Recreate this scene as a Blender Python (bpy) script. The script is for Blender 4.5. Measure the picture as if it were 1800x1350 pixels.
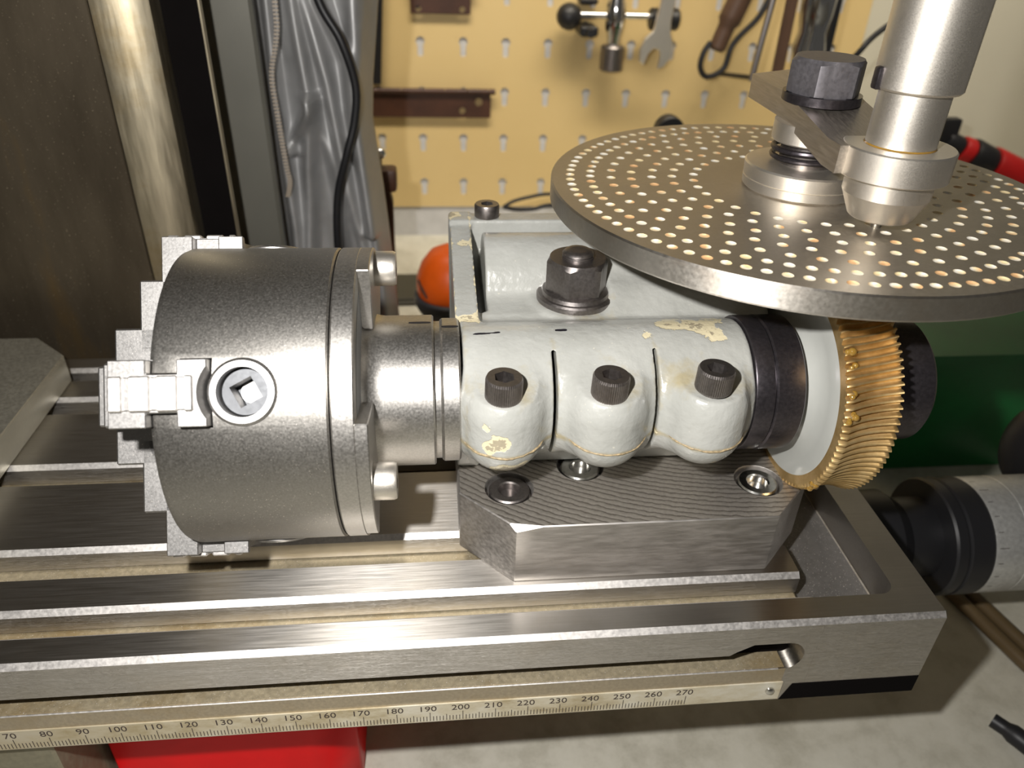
import bpy, bmesh, math, random
import numpy as np
from mathutils import Vector, Matrix, Euler
from mathutils.geometry import delaunay_2d_cdt

for o in list(bpy.data.objects): bpy.data.objects.remove(o)
MM = 0.001
PI = math.pi
sc = bpy.context.scene
COL = sc.collection
random.seed(7)

# ---------------------------------------------------------------- camera, light, exposure
cam_d = bpy.data.cameras.new('camera'); cam = bpy.data.objects.new('camera', cam_d); COL.objects.link(cam)
cam.location = (0.1948416, -0.1436204, 0.2145778)
cam.rotation_euler = (1.0020084, -0.0315335, -0.0944882)
cam_d.sensor_width = 36.0; cam_d.lens = 1343.23 / 1800 * 36
cam_d.clip_start = 0.005; cam_d.clip_end = 20
cam_d.dof.use_dof = True; cam_d.dof.focus_distance = 0.222; cam_d.dof.aperture_fstop = 15.0
sc.camera = cam

w = bpy.data.worlds.new('room_light'); sc.world = w; w.use_nodes = True
w.node_tree.nodes['Background'].inputs[0].default_value = (1.0, 0.93, 0.82, 1)
w.node_tree.nodes['Background'].inputs[1].default_value = 0.062

def lamp(name, kind, loc, power, color, **k):
    d = bpy.data.lights.new(name, kind); d.energy = power; d.color = color
    for a, b in k.items(): setattr(d, a, b)
    o = bpy.data.objects.new(name, d); COL.objects.link(o); o.location = loc
    return o
# the camera's own flash, up and to the left of its lens
flash = lamp('camera_flash', 'POINT', (0.1560, -0.1240, 0.2390), 3.9, (1.0, 0.97, 0.93), shadow_soft_size=0.004)
# the bench lamp hanging over the back of the bench
bl = lamp('bench_lamp', 'AREA', (0.36, 0.30, 0.62), 1.6, (1.0, 0.90, 0.74), shape='RECTANGLE', size=0.9, size_y=0.10)
bl.rotation_euler = (Vector((0.0, -0.33, 0.60))).to_track_quat('Z', 'Y').to_euler()
bl.data.spread = math.radians(75)

vs = sc.view_settings
vs.view_transform = 'Standard'; vs.look = 'None'; vs.gamma = 1.0; vs.use_curve_mapping = False
vs.exposure = 0.0

# ---------------------------------------------------------------- materials
def nodes_of(m):
    m.use_nodes = True
    nt = m.node_tree
    return nt, nt.nodes, nt.links, nt.nodes['Principled BSDF']
def tex_coord(nt, scale=(1, 1, 1), rot=(0, 0, 0)):
    tc = nt.nodes.new('ShaderNodeTexCoord'); mp = nt.nodes.new('ShaderNodeMapping')
    mp.inputs['Scale'].default_value = scale; mp.inputs['Rotation'].default_value = rot
    nt.links.new(tc.outputs['Object'], mp.inputs[0]); return mp.outputs[0]
def noise(nt, vec, scale, detail=4, rough=.55):
    n = nt.nodes.new('ShaderNodeTexNoise'); n.inputs['Scale'].default_value = scale
    n.inputs['Detail'].default_value = detail; n.inputs['Roughness'].default_value = rough
    nt.links.new(vec, n.inputs['Vector']); return n.outputs['Fac']
def ramp(nt, fac, stops):
    r = nt.nodes.new('ShaderNodeValToRGB'); e = r.color_ramp.elements
    while len(e) < len(stops): e.new(.5)
    for i, (p, c) in enumerate(stops):
        e[i].position = p; e[i].color = (*c, 1) if len(c) == 3 else c
    nt.links.new(fac, r.inputs[0]); return r.outputs[0]
def mix(nt, fac, a, b, blend='MIX'):
    m = nt.nodes.new('ShaderNodeMix'); m.data_type = 'RGBA'; m.blend_type = blend
    for s, v in ((0, fac), (6, a), (7, b)):
        if hasattr(v, 'is_linked') or hasattr(v, 'links'): nt.links.new(v, m.inputs[s])
        else: m.inputs[s].default_value = v if s == 0 else (*v, 1)
    return m.outputs[2]
def mapr(nt, fac, a, b, c, d):
    m = nt.nodes.new('ShaderNodeMapRange')
    for i, v in enumerate((a, b, c, d)): m.inputs[i + 1].default_value = v
    nt.links.new(fac, m.inputs[0]); return m.outputs[0]
def bump(nt, bs, h, strength, dist):
    b = nt.nodes.new('ShaderNodeBump'); b.inputs['Strength'].default_value = strength
    b.inputs['Distance'].default_value = dist
    nt.links.new(h, b.inputs['Height']); nt.links.new(b.outputs[0], bs.inputs['Normal']); return b

def metal(name, c, rough=.4, metallic=1.0, grain=(1, 1, 1), gscale=900, dark=.75, stain=None, stain_amt=.5, bstr=.25, bdist=.00004, spec=.5, aniso=0, sparkle=False, rust=None):
    m = bpy.data.materials.new(name); nt, N, L, bs = nodes_of(m)
    v = tex_coord(nt, grain); n = noise(nt, v, gscale, 3)
    v2 = tex_coord(nt); n2 = noise(nt, v2, 45, 5, .6)
    base = ramp(nt, n, [(.3, tuple(x * dark for x in c)), (.7, c)])
    base = mix(nt, mapr(nt, n2, .35, .65, 0, .35), base, tuple(x * .7 for x in c))
    if stain:
        n3 = noise(nt, v2, 28, 6, .7)
        base = mix(nt, mapr(nt, n3, .5, .72, 0, stain_amt), base, stain)
    if rust:
        n4 = noise(nt, v2, 120, 6, .75)
        base = mix(nt, mapr(nt, n4, .66, .74, 0, .8), base, rust)
    if sparkle:
        n5 = noise(nt, v2, 2600, 1)
        base = mix(nt, mapr(nt, n5, .69, .76, 0, .8), base, (.95, .88, .82))
    L.new(base, bs.inputs['Base Color'])
    bs.inputs['Metallic'].default_value = metallic
    L.new(mapr(nt, n, .2, .8, rough * .85, rough * 1.2), bs.inputs['Roughness'])
    bs.inputs['Specular IOR Level'].default_value = spec
    if aniso:
        bs.inputs['Anisotropic'].default_value = aniso[0]
        tg = N.new('ShaderNodeCombineXYZ')
        for i in range(3): tg.inputs[i].default_value = aniso[1 + i]
        L.new(tg.outputs[0], bs.inputs['Tangent'])
    bump(nt, bs, n, bstr, bdist)
    return m
def plain(name, c, rough=.5, metallic=0, var=.15, vscale=60, bstr=.1, bdist=.0002, spec=.5, coat=0):
    m = bpy.data.materials.new(name); nt, N, L, bs = nodes_of(m)
    v = tex_coord(nt); n = noise(nt, v, vscale, 5)
    base = ramp(nt, n, [(.3, tuple(x * (1 - var) for x in c)), (.7, c)])
    L.new(base, bs.inputs['Base Color']); bs.inputs['Roughness'].default_value = rough
    bs.inputs['Metallic'].default_value = metallic; bs.inputs['Specular IOR Level'].default_value = spec
    bs.inputs['Coat Weight'].default_value = coat
    bump(nt, bs, n, bstr, bdist)
    return m

M = {}
M['table'] = metal('ground_table_steel', (.62, .59, .55), .40, grain=(.04, 1, 1), gscale=1500, dark=.87, stain=(.46, .40, .30), stain_amt=.35, bstr=.12, aniso=(.9, 0, 1, 0))
M['chamfer'] = metal('highlight_bright_steel', (.86, .83, .80), .50, gscale=900, bstr=.15)  # lightened steel: the highlight on the chamfers is put into the colour
M['stained'] = metal('stained_front_steel', (.50, .43, .32), .5, gscale=900, metallic=.7, stain=(.36, .26, .12), stain_amt=.6, bstr=.3)
M['saddle'] = metal('grimy_saddle_iron', (.30, .28, .20), .6, metallic=.5, gscale=500, stain=(.14, .10, .05), stain_amt=.6)
M['groove'] = metal('oily_groove_steel', (.56, .48, .33), .5, metallic=.6, gscale=700, stain=(.30, .20, .07), stain_amt=.8, bstr=.6, bdist=.0001, rust=(.45, .28, .08), sparkle=True)
M['block'] = metal('milled_block_steel', (.66, .63, .60), .52, grain=(.15, 1, 1), gscale=900, bstr=.35)
M['leftblock'] = metal('dull_block_steel', (.58, .56, .48), .55, gscale=900, dark=.9, metallic=.9, bstr=.1)
M['chuck'] = metal('blasted_chuck_steel', (.42, .405, .38), .42, gscale=1800, dark=.8, bstr=.35, bdist=.00003, sparkle=True)
M['flange'] = metal('turned_flange_steel', (.60, .58, .55), .40, gscale=1500, bstr=.3, bdist=.00003)
M['darkcast'] = metal('dark_pocket_floor', (.22, .21, .20), .5, metallic=.6, gscale=500, bstr=.6, bdist=.0001, sparkle=True)
M['castrough'] = metal('rough_cast_recess', (.40, .41, .42), .6, gscale=1400, metallic=.7, bstr=1, bdist=.00012)
M['jaw'] = metal('hardened_jaw_steel', (.46, .45, .44), .45, gscale=1500, dark=.85, bstr=.4, bdist=.00004, sparkle=True)
M['bright'] = metal('bright_turned_steel', (.90, .85, .77), .44, gscale=4000, dark=.92, bstr=.05)
M['arm'] = metal('brushed_arm_steel', (.66, .60, .53), .45, grain=(1, .08, 1), gscale=1500, bstr=.2)
M['plate'] = metal('index_plate_steel', (.58, .53, .46), .46, gscale=900, dark=.85, stain=(.44, .38, .30), stain_amt=.4, bstr=.15)
M['rim'] = metal('turned_rim_steel', (.72, .68, .62), .50, gscale=900, dark=.85, stain=(.46, .34, .24), stain_amt=.5, bstr=.15, aniso=(.8, 0, 0, 1))
M['blackox'] = metal('black_oxide', (.10, .09, .10), .32, metallic=.85, gscale=900, dark=.7, bstr=.2, rust=None)
M['nutgrey'] = metal('phosphated_nut_steel', (.24, .23, .25), .5, metallic=.8, gscale=900, dark=.8)
M['darkbolt'] = metal('dark_bolt_steel', (.29, .265, .255), .38, metallic=.95, gscale=1200, stain=(.22, .16, .12), stain_amt=.3, bstr=.2)
M['zinc'] = metal('zinc_screw', (.72, .71, .68), .22, gscale=900, bstr=.2)
M['chrome'] = metal('chrome', (.85, .86, .88), .1, gscale=50, dark=.95, bstr=.02)
M['pinion'] = metal('grey_pinion_steel', (.16, .165, .175), .55, gscale=800)
M['black'] = plain('black_plastic', (.012, .012, .014), .45)
M['cavity'] = plain('dark_cavity', (.006, .005, .005), 1.0, spec=.05)  # near-black that also paints shade into the groove and column recess
M['marker'] = plain('black_marker', (.012, .012, .016), .5)
M['ink'] = plain('ruler_ink', (.05, .035, .03), .6)
M['red'] = plain('red_machine_paint', (.75, .003, .006), .4, spec=.15)
M['orange'] = plain('orange_plastic', (.85, .12, .005), .4)
M['green'] = plain('green_plastic', (.004, .20, .045), .35, var=.5, vscale=14)
M['redtool'] = plain('red_handle_plastic', (.42, .006, .006), .45)
M['brown'] = plain('brown_painted_hinge', (.075, .028, .014), .5, var=.4)
M['leather'] = plain('brown_handle_rubber', (.10, .055, .035), .5)
M['cover'] = metal('silver_cover_cloth', (.46, .46, .46), .5, metallic=.6, gscale=120, dark=.92, bstr=.1, bdist=.0003)
M['panel'] = plain('grey_sheet_metal', (.20, .195, .165), .4, metallic=.3, var=.25, vscale=12)
M['wall'] = plain('back_wall_paint', (.62, .59, .48), .8, var=.1, vscale=6)
M['grease'] = plain('amber_grease', (.30, .17, .03), .1, coat=1.0, vscale=500)

def bench_mat():
    m = bpy.data.materials.new('mottled_bench_top'); nt, N, L, bs = nodes_of(m)
    v = tex_coord(nt); n = noise(nt, v, 40, 8, .7); n2 = noise(nt, v, 6, 3)
    base = ramp(nt, n, [(.3, (.40, .38, .31)), (.5, (.58, .56, .48)), (.75, (.68, .66, .58))])
    base = mix(nt, mapr(nt, n2, .4, .7, 0, .3), base, (.42, .39, .30))
    sp = N.new('ShaderNodeSeparateXYZ'); L.new(v, sp.inputs[0])
    # red paint spots on the bench beside the table's end
    dist = N.new('ShaderNodeVectorMath'); dist.operation = 'DISTANCE'
    L.new(v, dist.inputs[0]); dist.inputs[1].default_value = (.434, .062, -.08)
    near = mapr(nt, dist.outputs['Value'], .006, .024, 1, 0)
    n3 = noise(nt, v, 130, 4, .6)
    mm = N.new('ShaderNodeMath'); mm.operation = 'MULTIPLY'; L.new(near, mm.inputs[0]); L.new(mapr(nt, n3, .5, .62, 0, .8), mm.inputs[1])
    base = mix(nt, mm.outputs[0], base, (.36, .07, .05))
    L.new(base, bs.inputs['Base Color']); bs.inputs['Roughness'].default_value = .6
    bump(nt, bs, n, .15, .0006)
    return m
M['bench'] = bench_mat()

def column_mat():
    m = bpy.data.materials.new('oily_column_steel'); nt, N, L, bs = nodes_of(m)
    v = tex_coord(nt, (1, 1, .25)); n = noise(nt, v, 30, 6, .65); n2 = noise(nt, tex_coord(nt), 1200, 2)
    base = ramp(nt, n, [(.3, (.10, .08, .055)), (.55, (.16, .13, .09)), (.75, (.24, .16, .07))])
    base = mix(nt, mapr(nt, n2, .68, .74, 0, .6), base, (.6, .5, .35))
    L.new(base, bs.inputs['Base Color']); bs.inputs['Metallic'].default_value = .8; bs.inputs['Roughness'].default_value = .42
    bump(nt, bs, n2, .2, .00005)
    return m
M['column'] = column_mat()
M['way'] = metal('scraped_way_steel', (.66, .58, .42), .38, grain=(1, 1, .1), gscale=500, stain=(.40, .27, .10), stain_amt=.7, bstr=.35, bdist=.0001)

def peg_mat():
    m = bpy.data.materials.new('cream_pegboard_paint'); nt, N, L, bs = nodes_of(m)
    v = tex_coord(nt); n = noise(nt, v, 8, 4); n2 = noise(nt, v, 55, 5, .7)
    base = ramp(nt, n, [(.3, (.66, .49, .22)), (.7, (.70, .53, .255))])
    base = mix(nt, mapr(nt, n2, .66, .8, 0, .35), base, (.45, .30, .12))
    L.new(base, bs.inputs['Base Color']); bs.inputs['Roughness'].default_value = .55
    return m
M['peg'] = peg_mat()

def paint_mat():
    # grey enamel; the 'wear' attribute says where chips (R), oil grime (G) and marker (B) sit
    m = bpy.data.materials.new('grey_enamel_casting'); nt, N, L, bs = nodes_of(m)
    at = N.new('ShaderNodeAttribute'); at.attribute_name = 'wear'
    sp = N.new('ShaderNodeSeparateColor'); L.new(at.outputs['Color'], sp.inputs[0])
    v = tex_coord(nt); n = noise(nt, v, 260, 5, .6); n2 = noise(nt, v, 60, 5, .6); n3 = noise(nt, v, 700, 3)
    base = ramp(nt, n2, [(.3, (.37, .375, .35)), (.7, (.455, .46, .435))])
    def thr(chan, nz, lo, hi, amt):
        a = N.new('ShaderNodeMath'); a.operation = 'ADD'; L.new(sp.outputs[chan], a.inputs[0]); L.new(nz, a.inputs[1])
        return mapr(nt, a.outputs[0], lo, hi, 0, amt)
    g = thr(1, n, .75, 1.25, .75)
    base = mix(nt, g, base, (.36, .30, .16))
    c = thr(0, n, 1.0, 1.04, 1.0)
    base = mix(nt, c, base, (.74, .66, .45))
    c2 = thr(0, n3, 1.28, 1.34, .8)
    base = mix(nt, c2, base, (.30, .26, .19))
    base = mix(nt, mapr(nt, n3, .70, .76, 0, .5), base, (.7, .66, .55))
    k = thr(2, n, 1.0, 1.05, 1.0)
    base = mix(nt, k, base, (.012, .012, .02))
    L.new(base, bs.inputs['Base Color']); bs.inputs['Roughness'].default_value = .27
    bs.inputs['Specular IOR Level'].default_value = .6; bs.inputs['Coat Weight'].default_value = .1
    nn = N.new('ShaderNodeMath'); nn.operation = 'SUBTRACT'; L.new(noise(nt, v, 420, 2, .5), nn.inputs[0]); L.new(c, nn.inputs[1])
    bump(nt, bs, nn.outputs[0], .5, .0005)
    return m
M['paint'] = paint_mat()
M['paintplain'] = plain('grey_enamel_hub', (.46, .47, .445), .2, var=.1, coat=.3)

def bronze_mat():
    m = bpy.data.materials.new('bronze_wheel'); nt, N, L, bs = nodes_of(m)
    v = tex_coord(nt); n = noise(nt, v, 150, 5, .65); n2 = noise(nt, v, 900, 3)
    base = ramp(nt, n, [(.3, (.52, .33, .12)), (.6, (.74, .53, .25)), (.8, (.82, .64, .36))])
    L.new(base, bs.inputs['Base Color']); bs.inputs['Metallic'].default_value = .85; bs.inputs['Roughness'].default_value = .42
    bump(nt, bs, n2, .15, .00006)
    return m
M['bronze'] = bronze_mat()

def hole_mat():
    m = bpy.data.materials.new('hole_glint_steel'); nt, N, L, bs = nodes_of(m)
    v = tex_coord(nt); n = noise(nt, v, 190, 0)
    base = ramp(nt, n, [(.34, (.80, .50, .25)), (.43, (.92, .78, .50)), (.55, (.95, .92, .84)), (.66, (.92, .76, .45))])  # pale gold and white paint the flash glint into each hole
    L.new(base, bs.inputs['Base Color']); bs.inputs['Metallic'].default_value = .25; bs.inputs['Roughness'].default_value = .45
    return m
M['hole'] = hole_mat()
def ruler_mat():
    m = bpy.data.materials.new('worn_ruler_face'); nt, N, L, bs = nodes_of(m)
    v = tex_coord(nt, (.5, 1, 1)); n = noise(nt, v, 90, 6, .7)
    base = ramp(nt, n, [(.3, (.36, .28, .14)), (.5, (.62, .56, .42)), (.7, (.74, .71, .62))])
    sp = N.new('ShaderNodeSeparateXYZ'); L.new(tex_coord(nt), sp.inputs[0])
    base = mix(nt, mapr(nt, sp.outputs[0], .05, .16, .65, 0), base, (.30, .24, .13))
    L.new(base, bs.inputs['Base Color']); bs.inputs['Metallic'].default_value = .25; bs.inputs['Roughness'].default_value = .42
    return m
M['ruler'] = ruler_mat()

# ---------------------------------------------------------------- mesh helpers (all shapes are in millimetres until linked)
def link(name, me, mat, parent=None, smooth=35):
    if smooth is None: me.shade_flat()
    else:
        me.shade_smooth(); me.set_sharp_from_angle(angle=math.radians(smooth))
    mats = mat if isinstance(mat, (list, tuple)) else [mat]
    me.materials.clear()
    for mm in mats: me.materials.append(mm)
    me.transform(Matrix.Scale(MM, 4)); me.update()
    o = bpy.data.objects.new(name, me); COL.objects.link(o)
    if parent: o.parent = parent; o.matrix_parent_inverse = parent.matrix_world.inverted() if False else Matrix.Translation(-parent.location)
    return o
def bm_mesh(bm, name='mesh'):
    me = bpy.data.meshes.new(name); bmesh.ops.recalc_face_normals(bm, faces=bm.faces); bm.to_mesh(me); bm.free(); return me
def obj(name, bm, mat, parent=None, smooth=35): return link(name, bm_mesh(bm, name), mat, parent, smooth)
def thing(name, label, cat, loc=(0, 0, 0), group=None):
    o = bpy.data.objects.new(name, None); COL.objects.link(o); o.location = Vector(loc) * MM
    o.empty_display_size = .01
    tag(o, label, cat, group); return o
def tag(o, label=None, cat=None, group=None, kind=None):
    if label: o['label'] = label
    if cat: o['category'] = cat
    if group: o['group'] = group
    if kind: o['kind'] = kind
    return o
def base_at(o, loc):
    "move a single-mesh object's origin to loc (mm) without moving the shape"
    v = Vector(loc) * MM; o.data.transform(Matrix.Translation(-v)); o.location = v; return o
def add(bm, verts, faces, mi=0):
    vs_ = [bm.verts.new(v) for v in verts]
    for f in faces:
        try: bm.faces.new([vs_[i] for i in f]).material_index = mi
        except ValueError: pass
    return vs_
def box(bm, x0, x1, y0, y1, z0, z1, bev=0, seg=1, M4=None):
    b = bmesh.new()
    add(b, [(x, y, z) for x in (x0, x1) for y in (y0, y1) for z in (z0, z1)],
        [(0, 1, 3, 2), (4, 6, 7, 5), (0, 4, 5, 1), (2, 3, 7, 6), (0, 2, 6, 4), (1, 5, 7, 3)])
    if bev: bmesh.ops.bevel(b, geom=b.edges[:], offset=bev, segments=seg, affect='EDGES', profile=.5)
    merge(bm, b, M4); return bm
def merge(bm, b, M4=None):
    bmesh.ops.recalc_face_normals(b, faces=b.faces)
    if M4: b.transform(M4)
    t = bpy.data.meshes.new('t'); b.to_mesh(t); b.free(); bm.from_mesh(t); bpy.data.meshes.remove(t)
def prism(bm, poly, h0, h1, axis='z', bev=0, M4=None, seg=1):
    "polygon extruded along an axis; poly in the two other axes (cyclic order)"
    b = bmesh.new(); n = len(poly)
    def P(p, h): return {'z': (p[0], p[1], h), 'x': (h, p[0], p[1]), 'y': (p[0], h, p[1])}[axis]
    add(b, [P(p, h0) for p in poly] + [P(p, h1) for p in poly],
        [tuple(range(n))[::-1], tuple(range(n, 2 * n))] + [(i, (i + 1) % n, n + (i + 1) % n, n + i) for i in range(n)])
    bmesh.ops.recalc_face_normals(b, faces=b.faces)
    if bev: bmesh.ops.bevel(b, geom=b.edges[:], offset=bev, segments=seg, affect='EDGES', profile=.5)
    merge(bm, b, M4); return bm
def frame(axis_dir):
    z = Vector(axis_dir).normalized(); x = z.orthogonal().normalized(); y = z.cross(x)
    return Matrix((x, y, z)).transposed()
def lathe(bm, prof, origin=(0, 0, 0), axis=(0, 0, 1), n=64, caps=True, mi=0, closed=False):
    "prof = [(r, h)...] turned about axis through origin"
    F = frame(axis); o = Vector(origin); rings = []
    for r, h in prof:
        if r < 1e-6: rings.append([bm.verts.new(o + F @ Vector((0, 0, h)))])
        else: rings.append([bm.verts.new(o + F @ Vector((r * math.cos(2 * PI * i / n), r * math.sin(2 * PI * i / n), h))) for i in range(n)])
    pairs = list(zip(rings, rings[1:])) + ([(rings[-1], rings[0])] if closed else [])
    for a, b in pairs:
        for i in range(n):
            j = (i + 1) % n
            if len(a) == 1 and len(b) == 1: continue
            if len(a) == 1: f = (a[0], b[i], b[j])
            elif len(b) == 1: f = (a[i], b[0], a[j])
            else: f = (a[i], b[i], b[j], a[j])
            bm.faces.new(f).material_index = mi
    if caps and not closed:
        for rg in (rings[0], rings[-1]):
            if len(rg) > 1: bm.faces.new(rg).material_index = mi
    return bm
def tube(bm, pts, r, n=10, cap=True):
    pts = [Vector(p) for p in pts]; rings = []
    up = None
    for i, p in enumerate(pts):
        d = (pts[min(i + 1, len(pts) - 1)] - pts[max(i - 1, 0)]).normalized()
        if up is None: up = d.orthogonal().normalized()
        up = (up - d * up.dot(d)).normalized(); s = d.cross(up)
        rr = r[i] if isinstance(r, (list, tuple)) else r
        rings.append([bm.verts.new(p + (up * math.cos(2 * PI * k / n) + s * math.sin(2 * PI * k / n)) * rr) for k in range(n)])
    for a, b in zip(rings, rings[1:]):
        for k in range(n): bm.faces.new((a[k], b[k], b[(k + 1) % n], a[(k + 1) % n]))
    if cap: bm.faces.new(rings[0]); bm.faces.new(rings[-1])
    return bm
def smooth_path(pts, k=6):
    pts = [Vector(p) for p in pts]; out = []
    P = [pts[0]] + pts + [pts[-1]]
    for i in range(1, len(P) - 2):
        for j in range(k):
            t = j / k; a, b, c, d = P[i - 1:i + 3]
            out.append(.5 * ((2 * b) + (c - a) * t + (2 * a - 5 * b + 4 * c - d) * t * t + (3 * b - a - 3 * c + d) * t ** 3))
    return out + [pts[-1]]
def boolean(me, cutters, op='DIFFERENCE'):
    "cut meshes (mm) out of me; returns a new mesh"
    o = bpy.data.objects.new('tmp', me); COL.objects.link(o); cs = []
    for c in cutters:
        co = bpy.data.objects.new('cut', c); COL.objects.link(co); cs.append(co)
        md = o.modifiers.new('b', 'BOOLEAN'); md.object = co; md.operation = op; md.solver = 'EXACT'
    dg = bpy.context.evaluated_depsgraph_get(); dg.update()
    out = bpy.data.meshes.new_from_object(o.evaluated_get(dg))
    for co in cs + [o]: bpy.data.objects.remove(co)
    return out
def cut_bm(fn):
    b = bmesh.new(); fn(b); return bm_mesh(b, 'cut')

def surface_net(F, origin, h):
    "naive surface nets of a numpy distance grid; returns verts, quads"
    s = F < 0
    nx, ny, nz = F.shape
    acc = np.zeros((nx - 1, ny - 1, nz - 1, 3), np.float32); cnt = np.zeros((nx - 1, ny - 1, nz - 1), np.float32)
    I = np.indices((nx, ny, nz), dtype=np.float32)
    def shift(ax, A, lo):  # slices
        sl = [slice(None)] * 3; sl[ax] = slice(0, -1) if lo else slice(1, None); return A[tuple(sl)]
    crosses = []
    for ax in range(3):
        a, b = shift(ax, F, True), shift(ax, F, False); cr = (a < 0) != (b < 0)
        t = np.where(cr, a / np.where(cr, a - b, 1), 0)
        crosses.append((cr, a < 0))
        o1, o2 = [k for k in range(3) if k != ax]
        base = [shift(ax, I[k], True) for k in range(3)]; base[ax] = base[ax] + t
        for d1 in (0, 1):
            for d2 in (0, 1):
                sl = [slice(None)] * 3
                sl[o1] = slice(d1, cr.shape[o1] - 1 + d1); sl[o2] = slice(d2, cr.shape[o2] - 1 + d2)
                sl = tuple(sl); m = cr[sl]
                for k in range(3): acc[..., k] += np.where(m, base[k][sl], 0)
                cnt += m
    act = cnt > 0
    idx = -np.ones(act.shape, np.int64); idx[act] = np.arange(act.sum())
    V = acc[act] / cnt[act][:, None] * h + np.array(origin, np.float32)
    Q = []
    for ax in range(3):
        cr, neg = crosses[ax]; o1, o2 = [(1, 2), (2, 0), (0, 1)][ax]
        sl = [slice(None)] * 3; sl[o1] = slice(1, cr.shape[o1] - 1); sl[o2] = slice(1, cr.shape[o2] - 1)
        w_ = np.argwhere(cr[tuple(sl)]); w_[:, o1] += 1; w_[:, o2] += 1
        if not len(w_): continue
        def c(d1, d2):
            q = w_.copy(); q[:, o1] -= d1; q[:, o2] -= d2; return idx[q[:, 0], q[:, 1], q[:, 2]]
        q = np.stack([c(1, 1), c(0, 1), c(0, 0), c(1, 0)], 1)
        ng = neg[w_[:, 0], w_[:, 1], w_[:, 2]]
        q[~ng] = q[~ng][:, ::-1]
        Q.append(q)
    return V, np.concatenate(Q)
def net_mesh(V, Q, name):
    me = bpy.data.meshes.new(name); me.vertices.add(len(V)); me.vertices.foreach_set('co', V.astype(np.float32).ravel())
    me.loops.add(len(Q) * 4); me.loops.foreach_set('vertex_index', Q.astype(np.int32).ravel())
    me.polygons.add(len(Q)); me.polygons.foreach_set('loop_start', (np.arange(len(Q)) * 4).astype(np.int32))
    me.update(calc_edges=True); me.validate(); return me

AY, AZ = 49.30, 89.24      # spindle axis
TZ = 35.4                  # table top
BZ = 58.0                  # riser block top
PX, PY, PZ = 313.1, 89.37, 138.0   # index plate axis and top
XA = (1, 0, 0)

# ================================================================ SETTING
b = bmesh.new(); box(b, -500, 1300, 601.5, 640, -400, 700)
w_o = obj('wall_back', b, M['wall'], smooth=None); tag(w_o, 'beige wall behind the pegboard', None, None, 'structure')
b = bmesh.new(); box(b, -500, 1300, -500, 600.5, -110, -80, 1)
o = base_at(obj('workbench', b, M['bench'], smooth=None), (200, 50, -110)); tag(o, 'grey mottled workbench top the milling machine stands on', 'workbench')

# ================================================================ MILLING TABLE
tb = thing('milling_table', 'long T-slotted steel milling table with a millimetre scale on its front edge', 'milling table', (100, 82, -1))
X0, X1, X2 = -110, 308.3, 347.0
WL = [(11.0, 18.5), (33.3, 43.6), (78.3, 87.2), (122.2, 131.6), (147.2, 154.7)]
c = 1.6
prof = [(0, -1), (0, TZ - 1.5), (1.5, TZ)]
for y0, y1 in WL:
    zf = TZ - 8.6
    prof += [(y0 - c, TZ), (y0, TZ - c), (y0, zf + .9), (y0 - 3, zf + .9), (y0 - 3, zf), (y1 + 3, zf), (y1 + 3, zf + .9), (y1, zf + .9), (y1, TZ - c), (y1 + c, TZ)]
prof += [(164.2, TZ), (165.7, TZ - 1.5), (165.7, -1)]
b = bmesh.new(); prism(b, prof, X0, X1, 'x'); A = bm_mesh(b)
cutA = [cut_bm(lambda q: prism(q, [(-150, 14.6), (300, 14.6), (300, 22), (283, 22.0), (-150, 22.0)], -1, 7.0, 'y')),
        cut_bm(lambda q: prism(q, [(281, 14.2)] + [(299.3 + 5.7 * math.cos(a), 20.3 + 6.1 * math.sin(a)) for a in [(-90 + 15 * k) * PI / 180 for k in range(13)]] + [(288, 26.4), (283, 23.5), (281, 22)], -1, 8.5, 'y'))]
A = boolean(A, cutA)
def chamfers(o):
    for p in o.data.polygons:
        if abs(p.normal.x) < .1 and p.normal.z > .5 and abs(p.normal.y) > .5 and p.center.z > .030: p.material_index = 1
chamfers(link('table_body', A, [M['table'], M['chamfer']], tb, 25))
endp = [(0, -1), (0, TZ - 1.5), (1.5, TZ), (164.2, TZ), (165.7, TZ - 1.5), (165.7, -1)]
b = bmesh.new(); prism(b, endp, X1 + .02, X2, 'x'); A = bm_mesh(b)
def rounded(x0, x1, y0, y1, r, k=6):
    P = []
    for cx, cy, a0 in ((x1 - r, y1 - r, 0), (x0 + r, y1 - r, 90), (x0 + r, y0 + r, 180), (x1 - r, y0 + r, 270)):
        for i in range(k + 1):
            a = math.radians(a0 + 90 * i / k); P.append((cx + r * math.cos(a), cy + r * math.sin(a)))
    return P
pk = [(300, 9.3)] + [p for p in rounded(300, 335.6, 9.3, 156.4, 5) if p[0] > 320] + [(300, 156.4)]
pk = [(300, 9.3), (330.6, 9.3)] + [(330.6 + 5 * math.sin(a), 14.3 - 5 * math.cos(a)) for a in [k * PI / 12 for k in range(1, 7)]] + [(335.6, 151.4)] + [(330.6 + 5 * math.cos(a), 151.4 + 5 * math.sin(a)) for a in [k * PI / 12 for k in range(1, 7)]] + [(300, 156.4)]
A = boolean(A, [cut_bm(lambda q: prism(q, pk, TZ - 12.5, TZ + 5, 'z'))])
chamfers(link('table_end', A, [M['table'], M['chamfer']], tb, 25))
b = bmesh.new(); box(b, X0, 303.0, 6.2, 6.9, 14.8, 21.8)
obj('groove_shade', b, M['cavity'], tb)  # near-black strip paints the shade at the back of the groove
b = bmesh.new(); box(b, X0, 300, .3, 6.4, 14.62, 14.9)
obj('groove_floor', b, M['groove'], tb)
for i, (y0, y1) in enumerate(WL):
    b = bmesh.new()
    box(b, X0, X1 - .5, y0 - 2.6, y1 + 2.6, TZ - 8.59, TZ - 8.4)
    o = obj('slot_dirt', b, M['groove'], tb)
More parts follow.
